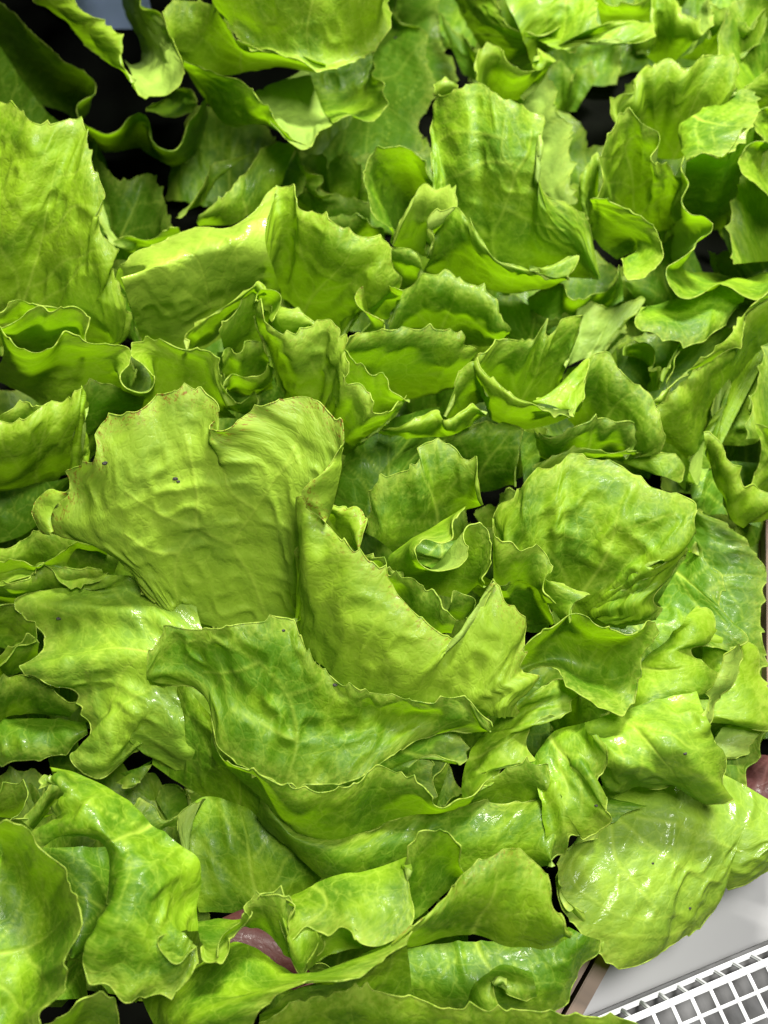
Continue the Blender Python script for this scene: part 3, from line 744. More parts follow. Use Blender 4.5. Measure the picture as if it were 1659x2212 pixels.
# ---- H: upper middle
leaf('H', [("930 540 1010 600 1100 615 1200 600 1290 604", (9, 9, 8.6, 8.4)),
           ("936 440 932 330 935 215 965 205 1000 186 1030 172 1062 195 1095 218 1135 232 1172 252 1168 310 1160 352 1178 398 1195 424 1240 450 1265 480 1285 545 1298 602", (13, 15, 16.6, 16.8, 16.6, 16, 15, 13.6, 11.5, 9)), dict(bulge=1.0, veins=False, lines=("1080 600 1062 520 1090 450 1110 380 1085 330 1090 260", "1105 355 1050 350 1000 375 950 395", "1090 300 1032 287 985 284 945 305", "1110 380 1140 330 1150 280", "1090 450 1150 480 1220 500", "1062 520 1010 470 960 440"))],
     tone=0.45, brown=0.4, blister=1.0, fold=(0.4, 2.4, 0.1), mid=0.45)
leaf('H', [("915 585 1000 615 1080 630 1180 622 1225 600", (9.6, 10)), ("925 545 945 470 985 446 1010 475 1045 525 1075 562 1140 580 1200 598 1230 598", (12, 13.8, 13.8, 13.2, 12.6)), dict(bulge=0.7, veins=False)],
     [("1140 581 1200 600 1228 598", (13.2, 12.8)), ("1145 577 1190 572 1244 559 1240 580 1228 599", (13.4, 13)), dict(bulge=0.1, veins=False)], tone=0.42)
leaf('H', [("850 532 890 545 925 560", 10.5), ("848 530 868 475 890 425 914 392 938 404 966 400 985 425 984 448 952 460 926 480 942 510 930 540 922 556", (12, 14.4, 14.8, 14.6, 13.6, 12)), dict(bulge=0.6, veins=False)], tone=0.6, pale=0.5, wet=0.3)
leaf('H', [("846 530 870 500 905 430 930 410", (7, 9)), ("848 525 852 492 818 458 794 412 789 364 810 331 865 320 885 327 912 360 940 400", (10, 12.4, 13, 13.2, 13)), dict(bulge=-0.6, veins=False)], tone=0.3)
leaf('H', [("1050 215 1085 225 1125 220", (9, 9)), ("1030 165 1032 118 1055 98 1078 103 1102 138 1130 154 1165 150 1202 131 1180 170 1130 215", (12.6, 13, 12.8, 12.4, 10)), dict(bulge=0.4, veins=False)],
     [("1150 153 1165 152 1190 140", 12.6), ("1158 130 1161 102 1180 118 1202 131", (12.8, 13)), dict(bulge=0.2, veins=False)], tone=0.6)
leaf('H', [("940 215 960 210 985 205", 12), ("938 200 945 180 960 173 980 178 988 198", 13.6), dict(bulge=0.3, veins=False)], tone=0.55)
leaf('H', [("1090 260 1140 380 1170 450", (6, 6.6)), ("1150 165 1179 171 1201 193 1199 236 1212 255 1234 278 1226 316 1236 365 1230 400 1245 440", (9.6, 9.6, 9, 8.6)), dict(bulge=0.4, under=True)], tone=0.5, teeth=1.5, wet=0.5)
leaf('H', [("660 330 690 240 740 120 800 30 820 -20", (1.5, 2)), ("690 400 782 418 830 400 912 322 901 262 931 220 936 178 916 120 921 70 858 44 850 -20", (2.4, 3.6, 4.4, 4.6, 5)), dict(bulge=0.4)], tone=0.1, wet=0.5, blister=0.8)  # low tone puts the shade on this leaf into its colour
leaf('H', [("880 200 860 60 860 -30", 1.6), ("985 190 978 128 960 116 952 74 945 20 945 -30", (2.6, 3)), dict(bulge=0.4)], tone=0.1)  # toned dark too, in place of shade
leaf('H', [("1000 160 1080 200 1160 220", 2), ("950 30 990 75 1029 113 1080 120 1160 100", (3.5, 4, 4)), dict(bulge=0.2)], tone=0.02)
leaf('H', [("1150 700 1190 720 1240 690 1300 670 1345 650", (6, 6)), ("1140 650 1180 628 1212 617 1222 642 1240 652 1262 650 1286 640 1310 637 1331 612 1338 572", (8.4, 9, 8.8, 8)), dict(bulge=-0.3, veins=False)], tone=0.2, ruffle=0.001)
leaf('H', [("640 440 720 500 800 520", 4.5), ("620 380 660 410 720 420 800 440", 6.6), dict(bulge=0.2)], tone=0.15)
leaf('H', [("600 400 620 360 640 330", 6), ("640 420 660 390 650 350 640 320", 7.5), dict(bulge=0.4)], tone=0.35)
leaf('H', [("690 520 760 530 830 520", 6), ("680 480 720 470 770 470 800 490 830 500", 8), dict(bulge=0.2)], tone=0.3)

# ---- I: upper left
leaf('I', [("380 135 450 165 520 158 600 142 690 152", (11, 10.6, 10.6)), ("366 70 355 25 375 5 430 4 474 24 500 62 512 86 560 107 605 116 650 130 702 149", (14.6, 15.6, 15.8, 15.8, 15.2)), dict(bulge=0.5)],
     [("400 -80 600 -80 930 -80", 20), ("470 10 505 45 560 76 640 98 700 112 770 90 815 40 815 -30", (16.4, 16.2, 15.8, 15.8, 16.4)), ("458 10 478 30 501 70 545 100 600 113 650 128 702 149 742 141 802 110 836 68 841 30 832 -30", (15.8, 16, 15.8, 15.2, 15.2, 15.4)), dict(bulge=0)],
     tone=0.58, fold=(0.4, 2.5, 0), blister=0.9, wet=0.2)
leaf('I', [("398 145 437 204 480 268 502 278 545 260 605 268", (10, 8.6, 8.4, 8.4)), ("396 132 450 150 509 171 549 204 585 255 621 303 662 324", (13.6, 13.8, 13.6, 13)), dict(bulge=0.3)],
     [("530 215 600 180 640 160 665 146", (9.6, 10)), ("585 255 650 240 692 226", (12, 11)), ("585 256 621 303 662 324 698 286 722 271", (13.6, 13.2, 12.8)), dict(bulge=0, under=True)],
     [("664 146 740 140 804 112", (10, 10.4)), ("690 226 750 210 804 160", (9.6, 10)), ("721 272 760 258 796 262 827 227 826 190 803 156 806 113", (12.8, 12.8, 12.4, 12)), dict(bulge=-0.2)],
     tone=0.42, fold=(0.2, 2, 0), veins=False)
leaf('I', [("60 -30 73 0 120 33 164 76 204 113 255 160 287 190", (13, 13.5, 13.5)), ("140 -30 156 0 186 29 226 51 255 76 264 100 269 138 284 166", (16, 15.6, 14.6)), dict(bulge=0.5, rim='tb', veins=False)],
     [("268 130 285 140 305 130 295 70 262 10 255 -30", (8, 8, 8)), ("284 162 310 168 330 155 345 125 325 70 300 30 280 -20", (12, 12.4, 12)), ("286 188 320 207 346 213 375 204 391 182 396 138 378 95 357 55 338 25 309 18 295 -20", (14, 14.2, 14.2, 13.8)), dict(bulge=0, under=True, veins=False)],
     tone=0.66, blister=0.5)
leaf('I', [("-40 140 60 215 150 250 170 300 230 330 300 320 320 335 380 360 430 320 450 250", (1.5, 1.5, 2, 3)), ("-30 -10 25 29 58 62 84 87 109 109 135 135 156 146 182 160 204 182 204 204 188 212 167 226 171 255 207 291 236 297 262 284 287 255 309 251 320 269 321 295 338 317 375 327 397 306 411 269 433 240 447 211", (8.4, 8.8, 9.4, 10, 10, 9.6)), dict(bulge=-1.2, veins=False)],
     tone=0.2, ruffle=0.001, blister=0.4, fold=(0.05, 3, 0))
leaf('I', [("320 190 360 190 400 190", 5), ("393 189 415 200 421 218 404 238 380 251 345 248 315 240 330 222", (8.4, 8.6, 8)), dict(bulge=-0.2, veins=False)], tone=0.4)
leaf('I', [("200 480 260 540 340 530", (2, 2.4)), ("200 310 226 364 269 395 291 386 324 375 342 402 357 447 364 477 380 500", (5.4, 5.4, 5)), dict(bulge=0.2)], tone=0.15, teeth=1.5)
leaf('I', [("240 560 300 560 400 520", 6), ("205 370 215 430 215 484 250 535 270 518 320 524 386 495", (7.6, 8, 9)), dict(bulge=0.2)], tone=0.42)
leaf('I', [("430 490 500 486 560 448 602 402", (7, 8)), ("425 480 433 466 505 408 546 348 572 318 604 308 640 318", (8.8, 9.6, 9.6)), dict(bulge=0.4)], tone=0.5, wet=0.4, blister=0.6)
leaf('I', [("400 460 440 440 460 400", 5), ("380 470 411 452 433 430 451 398 458 357 500 340 549 331", (6.4, 7)), dict(bulge=0.2)], tone=0.5, wet=0.6)
leaf('I', [("640 350 650 400 690 430", 6), ("632 327 650 360 694 386 680 400 700 430 740 420", (7.6, 7.4)), dict(bulge=0.2)], tone=0.4)
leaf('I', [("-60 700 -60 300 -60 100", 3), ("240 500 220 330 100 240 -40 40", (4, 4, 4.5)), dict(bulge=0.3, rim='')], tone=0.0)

# ---- J: upper right
leaf('J', [("1080 60 1120 160 1180 200", (9, 8.6)), ("1230 110 1268 92 1320 88 1368 96 1410 74 1408 44 1347 45 1290 52 1288 15 1270 -30 1150 -40 1080 -30", (12, 12.6, 13, 13.4, 13)), dict(bulge=0.8)], tone=0.6)
leaf('J', [("960 -40 1040 100 1120 180", (8, 7.6)), ("1060 -40 1100 60 1150 78 1200 70 1230 20 1240 -30", (11.5, 11.8, 12)), dict(bulge=0.4)], tone=0.5)
leaf('J', [("1300 60 1350 44 1405 44", (10, 10)), ("1280 -20 1295 8 1320 18 1343 16 1375 12 1408 -20", (12.8, 13, 12.8)), dict(bulge=0.2, veins=False)], tone=0.62)
leaf('J', [("1400 120 1430 145 1475 118", (8.6, 8.6)), ("1408 75 1410 30 1420 -30 1456 -5 1470 22 1503 40 1515 62 1532 71 1541 50 1533 10 1530 -30", (12, 12.8, 13, 12.8, 12.6)), dict(bulge=0.6, veins=False)], tone=0.58)
leaf('J', [("1470 125 1520 135 1585 120", (7.4, 7.4)), ("1530 80 1538 10 1572 33 1580 15 1590 40 1608 55 1627 65 1648 25 1652 55 1640 95 1600 125", (11.6, 12.2, 12.2, 10.6)), dict(bulge=0.3)], tone=0.42, teeth=1.4)
leaf('J', [("1380 320 1440 345 1500 335", (8.4, 8.4)), ("1328 262 1325 226 1340 207 1366 199 1376 180 1387 149 1412 146 1427 131 1448 123 1474 146 1492 146 1514 127 1540 116 1583 127 1597 149 1590 182 1580 211 1544 219 1500 280", (12.4, 14, 14.6, 14.8, 14.6, 12)), dict(bulge=0.8)], tone=0.55, blister=0.9, mid=0.6)
leaf('J', [("1470 322 1466 277 1500 250 1543 220 1572 217", (11.8, 12.6, 12.6)), ("1482 342 1496 340 1521 331 1561 336 1594 307 1630 262 1638 233 1616 193 1598 189 1575 215", (14, 14.2, 14, 13.4)), dict(bulge=0.2)],
     [("1470 480 1530 500 1610 470", (5.4, 5.4)), ("1484 344 1496 341 1521 332 1561 337 1594 308 1630 264", (14, 14.2, 14)), dict(bulge=0, veins=False)], tone=0.45, wet=0.3)
leaf('J', [("1320 460 1385 495 1450 495", (7.6, 7.4)), ("1292 434 1303 393 1295 349 1303 313 1325 269 1357 244 1376 255 1387 273 1416 287 1417 320 1408 346 1420 360 1445 357 1456 378 1471 389 1463 429 1475 465", (13, 14.4, 15, 14.8, 14, 12.4, 11.5)), dict(bulge=0.3)], tone=0.52, mid=0.4)
leaf('J', [("1275 480 1300 530 1335 560", (9, 9)), ("1280 455 1330 490 1370 510 1380 540", (11.6, 11, 11)), ("1274 440 1296 440 1347 462 1383 477 1419 502 1431 525 1430 557 1405 578 1376 595 1350 586 1340 560", (13, 13.4, 13.2, 13, 12.6)), dict(bulge=0, veins=False)], tone=0.48)
leaf('J', [("1262 480 1275 460 1290 440", 9), ("1268 475 1255 420 1262 375 1290 330 1296 350", (10, 11.4, 11.6)), dict(bulge=0.4, veins=False)], tone=0.45)
leaf('J', [("1440 420 1450 500 1440 560 1470 590 1530 590 1600 600 1700 560", (7, 7, 7, 7.4)),
           ("1481 338 1477 364 1492 397 1477 437 1492 462 1521 469 1537 484 1536 502 1510 520 1499 542 1467 564 1441 578 1437 597 1452 625 1467 643 1488 647 1521 632 1554 614 1576 621 1608 640 1638 647 1680 610", (13.6, 13.4, 13.2, 13, 12.8, 12.6, 12.6, 12.4)), dict(bulge=-0.3, veins=False)],
     tone=0.46, ruffle=0.001, blister=0.5, fold=(0.05, 3, 0))
leaf('J', [("1400 660 1470 640 1520 632 1560 618 1610 640", (9.4, 10.6, 11)), ("1387 664 1372 683 1380 706 1405 716 1434 730 1477 738 1521 738 1540 725 1580 694 1600 665", (11.4, 11.8, 11.4, 10.8)), dict(bulge=0.5, veins=False)], tone=0.36)
leaf('J', [("1700 480 1700 380 1720 250", 9), ("1690 440 1659 422 1627 397 1605 375 1600 349 1623 320 1656 306 1634 273 1638 247 1680 225", (13, 13.6, 13.6, 13)), dict(bulge=0.2, veins=False)], tone=0.5)
leaf('J', [("1650 260 1700 240 1720 160", 8), ("1600 205 1616 189 1659 153 1700 130", (11, 12, 12)), dict(bulge=0.3)], tone=0.52)
leaf('J', [("1590 220 1640 180 1720 120", 4.6), ("1590 150 1610 110 1650 70 1720 50", (7, 7.4)), dict(bulge=0.3)], tone=0.25)
leaf('J', [("1600 610 1640 640 1720 610", 5.4), ("1560 500 1600 440 1660 440 1720 420", (7.5, 8.4)), dict(bulge=0.3)], tone=0.22)
leaf('J', [("1380 650 1420 660 1520 600", 5.4), ("1330 600 1370 590 1440 520 1480 480", 7), dict(bulge=0.2)], tone=0.25)

# ---- K: right edge
leaf('K', [("1040 840 1090 872 1155 872 1210 830", (8.6, 8.6, 8.8)), ("1030 782 1057 756 1088 732 1121 735 1152 737 1163 715 1176 697 1180 735 1200 714 1216 690 1256 686 1250 735 1220 790", (12.4, 12.6, 12.6, 12.4, 10.6)), dict(bulge=0.4)], tone=0.46, fold=(0.5, 3, 0.1), teeth=1.2)
leaf('K', [("1040 850 1060 905 1128 926 1190 912 1236 895", (10.2, 10.4)), ("1025 781 1040 800 1076 829 1109 854 1150 869 1183 883 1235 894", (13.4, 13.4, 13)), dict(bulge=0.5, veins=False)],
     [("1150 868 1190 876 1234 893", (12.8, 12.8)), ("1157 861 1201 829 1237 796 1274 769 1274 796 1263 825 1268 858 1252 883 1234 895", (12.2, 12.6, 13, 13)), dict(bulge=0.3, veins=False)], tone=0.62)
leaf('K', [("1225 905 1290 975 1350 985", (8.4, 8)), ("1262 870 1262 825 1274 775 1290 763 1310 763 1326 781 1337 803 1365 825 1405 847 1419 883 1430 920 1437 960 1416 981 1370 990", (12, 12.6, 12.4, 12, 11, 9)), dict(bulge=0.5)], tone=0.45, brown=0.3)
leaf('K', [("1170 985 1240 1000 1330 995", (8, 8)), ("1150 930 1165 945 1195 950 1250 920 1308 903 1320 912 1368 912 1372 935 1380 957 1350 985", (10.6, 11, 11, 9.6)), dict(bulge=0.3)], tone=0.16)
leaf('K', [("965 905 1000 885 1045 870 1060 905", (10, 10)), ("960 898 971 869 982 825 1000 796 1025 781 1042 802 1055 850", (11.6, 12.6, 13.2, 12.4)), dict(bulge=0.5, veins=False)], tone=0.44)
leaf('K', [("820 940 880 948 941 943 985 935 1052 895", (8.6, 9.6, 10.4, 10.8)), ("808 926 876 917 945 881 955 906 962 912 1000 882 1024 865 1040 880 1052 893", (10.6, 11.6, 12.4, 12.2, 11.6)), dict(bulge=0.6, veins=False)], tone=0.6)
leaf('K', [("960 1000 1030 1060 1112 1052", (7, 7.4)), ("950 950 1000 928 1047 909 1069 914 1094 912 1127 925 1124 972 1116 1022 1113 1052", (9.4, 10.4, 10.6, 9)), dict(bulge=0.5)], tone=0.3)
leaf('K', [("1420 1000 1470 1040 1510 1055", (5.4, 5.6)), ("1420 900 1470 985 1507 1050 1521 942 1540 895 1600 800 1680 720", (7, 7, 7.4, 8.4)), dict(bulge=0, rim='')],
     [("1440 985 1500 1000 1540 900 1620 800 1690 740", (6.6, 7.2, 8.2)), ("1424 880 1470 832 1510 796 1566 756 1596 745 1610 705 1621 678 1670 640", (10.4, 11.4, 12)), dict(bulge=0.4)],
     [("1419 880 1434 872 1467 829 1507 796 1565 756 1594 745 1608 705 1619 676 1670 638", (10.4, 11.6, 12)), ("1415 866 1452 829 1500 788 1528 770 1579 723 1600 690 1625 665 1675 625", (11, 12.2, 12.6)), dict(bulge=0.1, veins=False, rim='tb')], tone=0.56)
leaf('K', [("1390 850 1400 800 1360 770", 7), ("1428 840 1428 815 1427 792 1408 796 1411 767 1405 745 1383 740 1350 748 1345 768", (8.8, 9.6, 9.4)), dict(bulge=0.4)], tone=0.55)
leaf('K', [("1425 840 1450 790 1478 735", (9, 10)), ("1430 822 1455 770 1480 722 1483 735 1458 775 1440 830", (10, 11.4, 10)), dict(bulge=0.2, veins=False)], tone=0.52)
leaf('K', [("1520 980 1526 975 1543 1032 1565 1091 1583 1127 1605 1137", (9.4, 9.4, 8)), ("1521 934 1536 938 1561 963 1568 989 1594 1018 1612 1054 1638 1054 1680 1085", (11, 11, 10)), dict(bulge=0.3, veins=False)],
     [("1560 1090 1583 1128 1620 1132 1690 1125", 8), ("1560 1030 1600 1050 1640 1070 1690 1090", 9.4), dict(bulge=0.3, rim='')], tone=0.6)
leaf('K', [("1480 1000 1540 1010 1560 960", 6), ("1543 894 1568 876 1569 845 1579 836 1561 807 1550 840 1535 890", (8, 8.4, 8)), dict(bulge=0.2)], tone=0.45)
leaf('K', [("1560 960 1620 960 1690 900", 5.4), ("1540 860 1600 800 1640 760 1690 740", 7.2), dict(bulge=0.2)], tone=0.5, blister=1.8)
leaf('K', [("1650 960 1690 900 1710 830", 7), ("1634 906 1616 887 1640 840 1670 810", (9, 9.6)), dict(bulge=0.3)], tone=0.55)
leaf('K', [("1660 1080 1690 1050 1710 950", 7), ("1620 1050 1640 1000 1645 960 1630 916 1655 922 1690 940", (8, 10, 10)), dict(bulge=0.2)], tone=0.55)
leaf('K', [("1225 790 1260 775 1310 765", (6.6, 6.6)), ("1222 740 1240 690 1262 650 1300 668 1342 660 1390 650 1360 690 1335 720 1310 757", (7.4, 8, 8, 7.4)), dict(bulge=0.2, under=True)], tone=0.4)
leaf('K', [("1080 720 1150 740 1230 720", 5), ("1060 650 1110 640 1180 690 1240 680", 7), dict(bulge=0.2)], tone=0.12)
leaf('K', [("1130 1050 1200 1010 1300 990 1420 1010 1480 1060", 6), ("1120 930 1200 940 1320 930 1430 950 1490 1000", 7.6), dict(bulge=0, rim='')], tone=0.3)
leaf('K', [("1180 1020 1300 990 1400 1020", 8.6), ("1150 1010 1200 985 1250 968 1290 975 1350 985 1440 980 1480 1010 1470 1040", (9.4, 10, 9.6, 9)), dict(bulge=0.2)], tone=0.4, teeth=1.3)
leaf('K', [("1340 860 1440 900 1500 860", 5.4), ("1330 760 1400 720 1480 740 1600 700", 7), dict(bulge=0.2)], tone=0.35)
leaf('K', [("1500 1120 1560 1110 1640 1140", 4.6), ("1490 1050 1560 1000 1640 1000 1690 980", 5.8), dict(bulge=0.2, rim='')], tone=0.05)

# ---- leaves deep between the heads, toned darker in place of shade


def nearest(cx, cy):
    return min('ICBKJHGFEDA', key=lambda k_: np.linalg.norm(np.array(HEADS[k_].location)[:2] - place((cx, cy, 0.4))[:2]))


def ceiling_at(cx, cy):
    """how high loose inner leaves may reach here"""
    if cx > 1130 and cy > 1690 or (480 < cx < 720 and 1930 < cy < 2140):
        return 0
    if cx < 480 and cy < 560:
        return 0
    if 120 < cx < 760 and 1600 < cy < 2010:
        return 3.0
    if cx < 480 and 1200 < cy < 1720:
        return 4.2
    if 640 < cx < 1000 and cy < 330:
        return 1.2
    if cx > 1380 and 1060 < cy < 1700:
        return 4.6
    return 5.8


for i in range(60):
    q = np.random.default_rng(500 + i)
    cx, cy = (i % 8) * 215 + 60 + q.uniform(-60, 60), (i // 8) * 285 + 60 + q.uniform(-60, 60)
    top = min(ceiling_at(cx, cy), ceiling_at(cx, cy + 70), 4.4)
    if top <= 0:
        continue
    w, hgt = q.uniform(150, 220), q.uniform(150, 230)
    rim = []
    for k in range(9):
        a = math.pi * (1.02 - 1.04 * k / 8)
        rr = 1 + q.uniform(-0.16, 0.16)
        rim.append("%.0f %.0f" % (cx + w * math.cos(a) * rr, cy + 80 - hgt * math.sin(a) * rr))
    hh = top * q.uniform(0.6, 0.95)
    leaf(nearest(cx, cy), [("%.0f %.0f %.0f %.0f %.0f %.0f" % (cx - 40, cy + 110, cx, cy + 120, cx + 40, cy + 110), 0.6), (' '.join(rim), (hh * 0.6, hh, hh * 0.6)), dict(bulge=0.3)],
         tone=0.35, lod=1.8, name='inner_leaf')
# small frilled inner leaves packed between the big ones
for i in range(120):
    q = np.random.default_rng(2500 + i)
    cx, cy = (i % 10) * 172 + 40 + q.uniform(-70, 70), (i // 10) * 190 + 40 + q.uniform(-70, 70)
    top = min(ceiling_at(cx, cy), ceiling_at(cx, cy + 60), ceiling_at(cx + 60, cy), ceiling_at(cx - 60, cy))
    if top < 1.5:
        continue
    w = q.uniform(55, 95)
    hh = top * q.uniform(0.72, 1.0)
    tilt = q.uniform(-0.5, 0.5)
    rim, base = [], []
    nk = 11
    ph, am = q.random() * 6, q.uniform(14, 30)
    for k in range(nk):
        t = k / (nk - 1) * 2 - 1
        x = cx + w * t + am * 0.6 * math.cos(ph + k * 1.35)
        y = cy + w * t * tilt + am * math.sin(ph + k * 1.35) - 28 * (1 - t * t)
        rim.append("%.0f %.0f" % (x, y))
        if k % 3 == 1:
            base.append("%.0f %.0f" % (cx + w * 0.5 * t, cy + w * 0.5 * t * tilt + q.uniform(60, 90)))
    leaf(nearest(cx, cy), [(' '.join(base), hh * 0.35), (' '.join(rim), (hh * 0.85, hh, hh * 0.85)), dict(bulge=0.2, veins=False)],
         tone=q.uniform(0.3, 0.6), lod=1.5, name='inner_leaf', ruffle=0.003, teeth=1.2)

# unseen leaves added past the frame to cast shade into the corner
for k_, a_, b_ in (('J', (1750, 60), 15), ('J', (1780, 420), 14), ('K', (1820, 800), 13), ('J', (1350, -150), 15), ('H', (980, -190), 15), ('I', (480, -190), 21), ('I', (240, -190), 20), ('I', (20, -220), 20), ('J', (1650, -220), 15)):
    q = np.random.default_rng(int(a_[0] * 3 + a_[1]) % 9999)
    rim = ' '.join('%.0f %.0f' % (a_[0] + 190 * math.cos(math.pi * (1.05 - 1.1 * k / 8)) * q.uniform(0.85, 1.1), a_[1] + 110 - 260 * math.sin(math.pi * (1.05 - 1.1 * k / 8)) * q.uniform(0.85, 1.1)) for k in range(9))
    leaf(k_, [('%.0f %.0f %.0f %.0f' % (a_[0] - 60, a_[1] + 140, a_[0] + 60, a_[1] + 140), 6), (rim, (b_ * 0.7, b_, b_ * 0.7)), dict(bulge=0.6)], tone=0.4, lod=1.6)


# ================================================================== soil crumbs stuck on the leaves


def blob(name, P, r, mat, stretch=(1, 1, 1), seed=0):
    import bmesh
    bm = bmesh.new()
    bmesh.ops.create_icosphere(bm, subdivisions=2, radius=1)
    q = random.Random(seed)
    for v in bm.verts:
        k = 1 + q.uniform(-0.28, 0.28)
        v.co = Vector((v.co.x * stretch[0], v.co.y * stretch[1], v.co.z * stretch[2])) * k * r
    me = bpy.data.meshes.new(name)
    bm.to_mesh(me)
    bm.free()
    me.materials.append(mat)
    o = bpy.data.objects.new(name, me)
    o.location = P
    COL.objects.link(o)
    return o


# ================================================================== shelf, crate, basket, red leaves, panel
def tag(o, label=None, cat=None, group=None, kind=None):
    for k, v in (('label', label), ('category', cat), ('group', group), ('kind', kind)):
        if v:
            o[k] = v
    return o


def box(name, a, b, half_w, half_t, mat, up=Vector((0, 0, 1)), bev=0.0006):
    """a bar from a to b"""
    import bmesh
    a, b = Vector(a), Vector(b)
    d = (b - a)
    L = d.length
    x = d.normalized()
    y = up.cross(x).normalized()
    z = x.cross(y)
    bm = bmesh.new()
    bmesh.ops.create_cube(bm, size=1)
    for v in bm.verts:
        v.co = Vector((v.co.x * L, v.co.y * 2 * half_w, v.co.z * 2 * half_t))
    bmesh.ops.bevel(bm, geom=bm.edges[:], offset=bev, segments=2, affect='EDGES')
    me = bpy.data.meshes.new(name)
    bm.to_mesh(me)
    bm.free()
    me.materials.append(mat)
    o = bpy.data.objects.new(name, me)
    from mathutils import Matrix
    M = Matrix((x, y, z)).transposed().to_4x4()
    M.translation = (a + b) / 2
    o.matrix_world = M
    COL.objects.link(o)
    return o


def sheet(name, x0, x1, y0, y1, z, mat, t=0.004):
    V = np.array([[x0, y0, z - t], [x1, y0, z - t], [x1, y1, z - t], [x0, y1, z - t], [x0, y0, z], [x1, y0, z], [x1, y1, z], [x0, y1, z]], float)
    F = np.array([[4, 5, 6, 7], [0, 3, 2, 1], [0, 1, 5, 4], [1, 2, 6, 5], [2, 3, 7, 6], [3, 0, 4, 7]])
    me = build_mesh(name, V, F, mat=mat)
    me.polygons.foreach_set('use_smooth', np.zeros(len(F), bool))
    o = bpy.data.objects.new(name, me)
    COL.objects.link(o)
    return o


tag(sheet('shelf', -0.9, 0.9, -0.7, 1.0, 0.0, M_SHELF), kind='structure')

tag(sheet('shade_board', -0.60, 0.105, 0.49, 0.95, 0.458, M_WOOD, 0.016), kind='structure')  # unseen board added to shade the upper left hollow

# crate the heads stand in
crate = bpy.data.objects.new('wooden_crate', None)
COL.objects.link(crate)
a0, a1 = place((1313, 2062, 3.6)), place((1228, 2215, 3.6))
crate.location = Vector((a0[0], a0[1], 0))
tag(crate, 'brown wooden crate edge under the drooping leaf on the white shelf', 'crate')


def under(o, root):
    m = o.matrix_world.copy()
    o.parent = root
    o.matrix_parent_inverse.identity()
    o.matrix_basis = Vector_translate(-root.location) @ m
    return o


def Vector_translate(v):
    from mathutils import Matrix
    return Matrix.Translation(v)


dirw = Vector((a1 - a0)).normalized()
p0 = Vector(a0) - dirw * 0.10
p1 = Vector(a1) + dirw * 0.20
side = dirw.cross(Vector((0, 0, 1))).normalized()
under(box('board', (p0.x, p0.y, 0.018), (p1.x, p1.y, 0.018), 0.0035, 0.0178, M_WOOD), crate)
q0, q1 = p0 + side * 0.0085, p1 + side * 0.0085
under(box('board', (q0.x, q0.y, 0.0165), (q1.x, q1.y, 0.0165), 0.0032, 0.0163, M_WOOD), crate)
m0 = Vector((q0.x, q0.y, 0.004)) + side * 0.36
under(box('shade_sheet', m0 - dirw * 1.5 + side * 0.5, m0 + dirw * 0.40 + side * 0.5, 0.852, 0.0015, M_DARK), crate)  # black sheet laid below the heads as painted gap shade
m1 = Vector((q0.x, q0.y, 0.004)) - side * 0.345 - dirw * 0.02
crate2 = bpy.data.objects.new('wooden_crate', None)
COL.objects.link(crate2)
crate2.location = Vector((m1.x, m1.y, 0))
tag(crate2, 'brown wooden crate at the right edge beside the dark red leaf lettuce', 'crate')
under(box('shade_sheet', m1 - dirw * 0.80, m1, 0.335, 0.0015, M_DARK), crate2)  # second black sheet, painted shade for the gaps on the right
w0, w1 = Vector(place((1668, 1120, 3.0))), Vector(place((1672, 1560, 3.0)))
for dz in (0.006, 0.019, 0.032):
    under(box('slat', (w0.x, w0.y, dz), (w1.x, w1.y, dz), 0.006, 0.0058, M_WOOD), crate2)

# white plastic basket: a lattice top and one lattice wall, every strip a part
bk = bpy.data.objects.new('plastic_basket', None)
COL.objects.link(bk)
t0, t1 = place((1366, 2201, 4.0)), place((1659, 2077, 4.0))
bk.location = Vector((t0[0], t0[1], 0))
tag(bk, 'white plastic lattice basket standing on the shelf at the lower right corner', 'basket')
T0 = Vector(t0)
ax = (Vector(t1) - T0).normalized()
sd = Vector((ax.y, -ax.x, 0))
CELL = 0.0104
for i in range(-6, 14):
    s0 = T0 + ax * (i * CELL)
    under(box('lattice_strip', s0 + sd * 0.001, s0 + sd * 0.13, 0.0009, 0.0011, M_PLASTIC), bk)
    under(box('wall_strip', (s0.x, s0.y, 0.0395), (s0.x - sd.x * 0.0050, s0.y - sd.y * 0.0050, 0.026), 0.0011, 0.0009, M_PLASTIC, up=sd), bk)
for j in range(1, 11):
    e0, e1 = T0 - ax * 0.075 + sd * (j * CELL), T0 + ax * 0.135 + sd * (j * CELL)
    under(box('cross_strip', e0 + Vector((0, 0, 0.0004)), e1 + Vector((0, 0, 0.0004)), 0.0008, 0.0010, M_PLASTIC), bk)
e0, e1 = T0 - ax * 0.075 - sd * 0.0052, T0 + ax * 0.135 - sd * 0.0052
under(box('wall_rail', (e0.x, e0.y, 0.0255), (e1.x, e1.y, 0.0255), 0.0012, 0.0012, M_PLASTIC), bk)
e0, e1 = T0 - ax * 0.076, T0 + ax * 0.136
under(box('rim', e0, e1, 0.0016, 0.0016, M_PLASTIC), bk)
c0 = T0 + sd * 0.066
bf = box('basket_floor', Vector((c0.x, c0.y, 0.0095)) - ax * 0.07, Vector((c0.x, c0.y, 0.0095)) + ax * 0.13, 0.074, 0.0095, M_GREYS)
under(bf, bk)

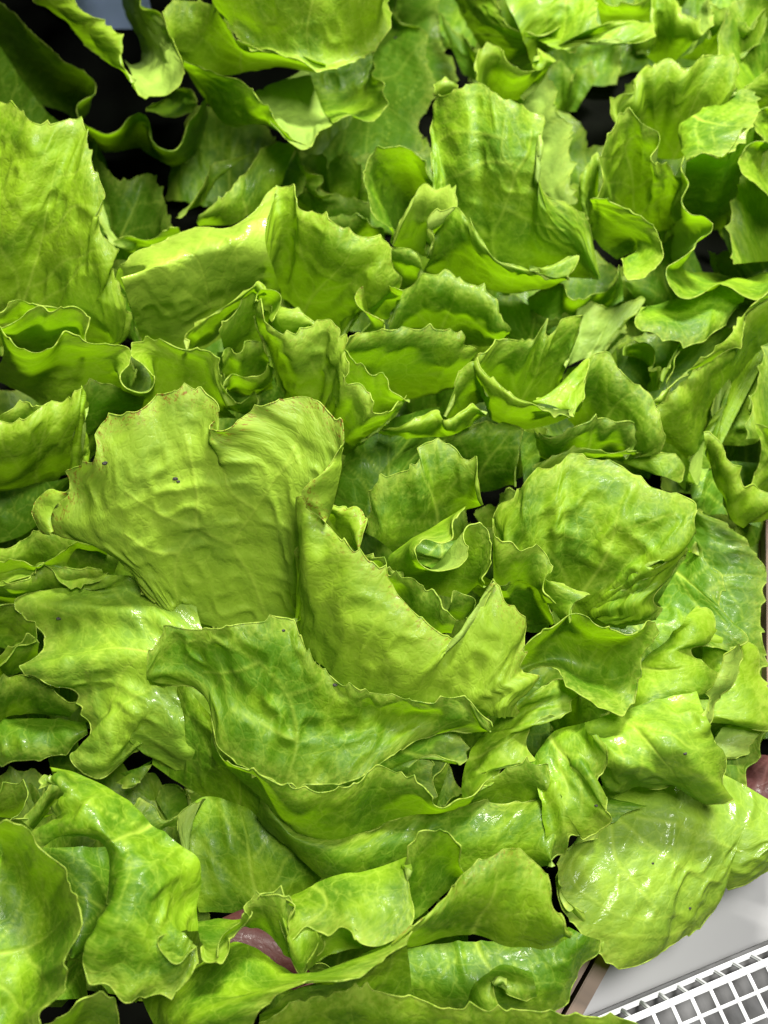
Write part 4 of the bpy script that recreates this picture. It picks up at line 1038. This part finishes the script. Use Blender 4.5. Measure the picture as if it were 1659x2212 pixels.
# red lettuce peeping out at the right edge and through the gap at the bottom
head('R', 'dark red leaf lettuce peeping out at the right edge behind the wet green leaf', 1640, 1750, group=None)
leaf('R', [("1560 1640 1600 1650 1700 1640", 2.5), ("1570 1700 1580 1740 1600 1790 1640 1800 1700 1830", (4, 4.4, 3)), dict(bulge=0.8)],
     [("1600 1640 1650 1640 1720 1660", 3.2), ("1590 1690 1620 1740 1660 1760 1720 1760", 4.8), dict(bulge=0.6)], mat=RED, tone=0.5, blister=2.0)
head('S', 'dull red leaf showing through the gap under the frilled rim at the bottom', 580, 2050, group=None)
leaf('S', [("480 1980 540 1960 620 1990", 5.4), ("470 2060 540 2110 620 2140 680 2130", (5.8, 6, 5.6)), dict(bulge=0.7)], mat=RED, tone=0.9, blister=0.3, veins=False)

# a pale blue panel standing behind the heads
b0, b1 = place((152, 46, 1.0)), place((330, 46, 1.0))
tag(box('pale_blue_panel', (b0[0], b0[1], 0.06), (b1[0], b1[1], 0.06), 0.004, 0.055, M_BLUE), 'pale blue panel glimpsed between two leaves in the upper left corner', 'panel')

for i, (x, y, h, rr, key) in enumerate(((226, 1000, 14.6, 0.0013, 'A'), (378, 1034, 15.2, 0.0011, 'A'), (385, 1040, 15.2, 0.0008, 'A'), (128, 1336, 9.0, 0.0011, 'A'), (724, 1479, 13.0, 0.0010, 'A'), (612, 1362, 14.2, 0.0007, 'A'),
                                        (855, 82, 5.0, 0.0014, 'H'), (985, 938, 11.0, 0.0006, 'K'), (1288, 1740, 9.0, 0.0007, 'E'), (1490, 1962, 6.4, 0.0007, 'E'), (1410, 1865, 7.4, 0.0006, 'E'), (1480, 1628, 10.0, 0.0008, 'E'))):
    root = HEADS[key]
    # drop each crumb on the leaf below it
    o_ = Vector(CAM)
    d_ = (Vector(place((x, y, h))) - o_).normalized()
    best = None
    for ch in root.children:
        if not ch.name.startswith('leaf'):
            continue
        hit, loc, nor, _ = ch.ray_cast(o_ - root.location, d_)
        if hit and (best is None or (loc - (o_ - root.location)).length < best[0]):
            best = ((loc - (o_ - root.location)).length, loc, ch)
    if best:
        c_ = blob('soil_crumb', best[1], rr, M_SOIL, (1.3, 0.8, 0.6), i)
        c_.parent = best[2]
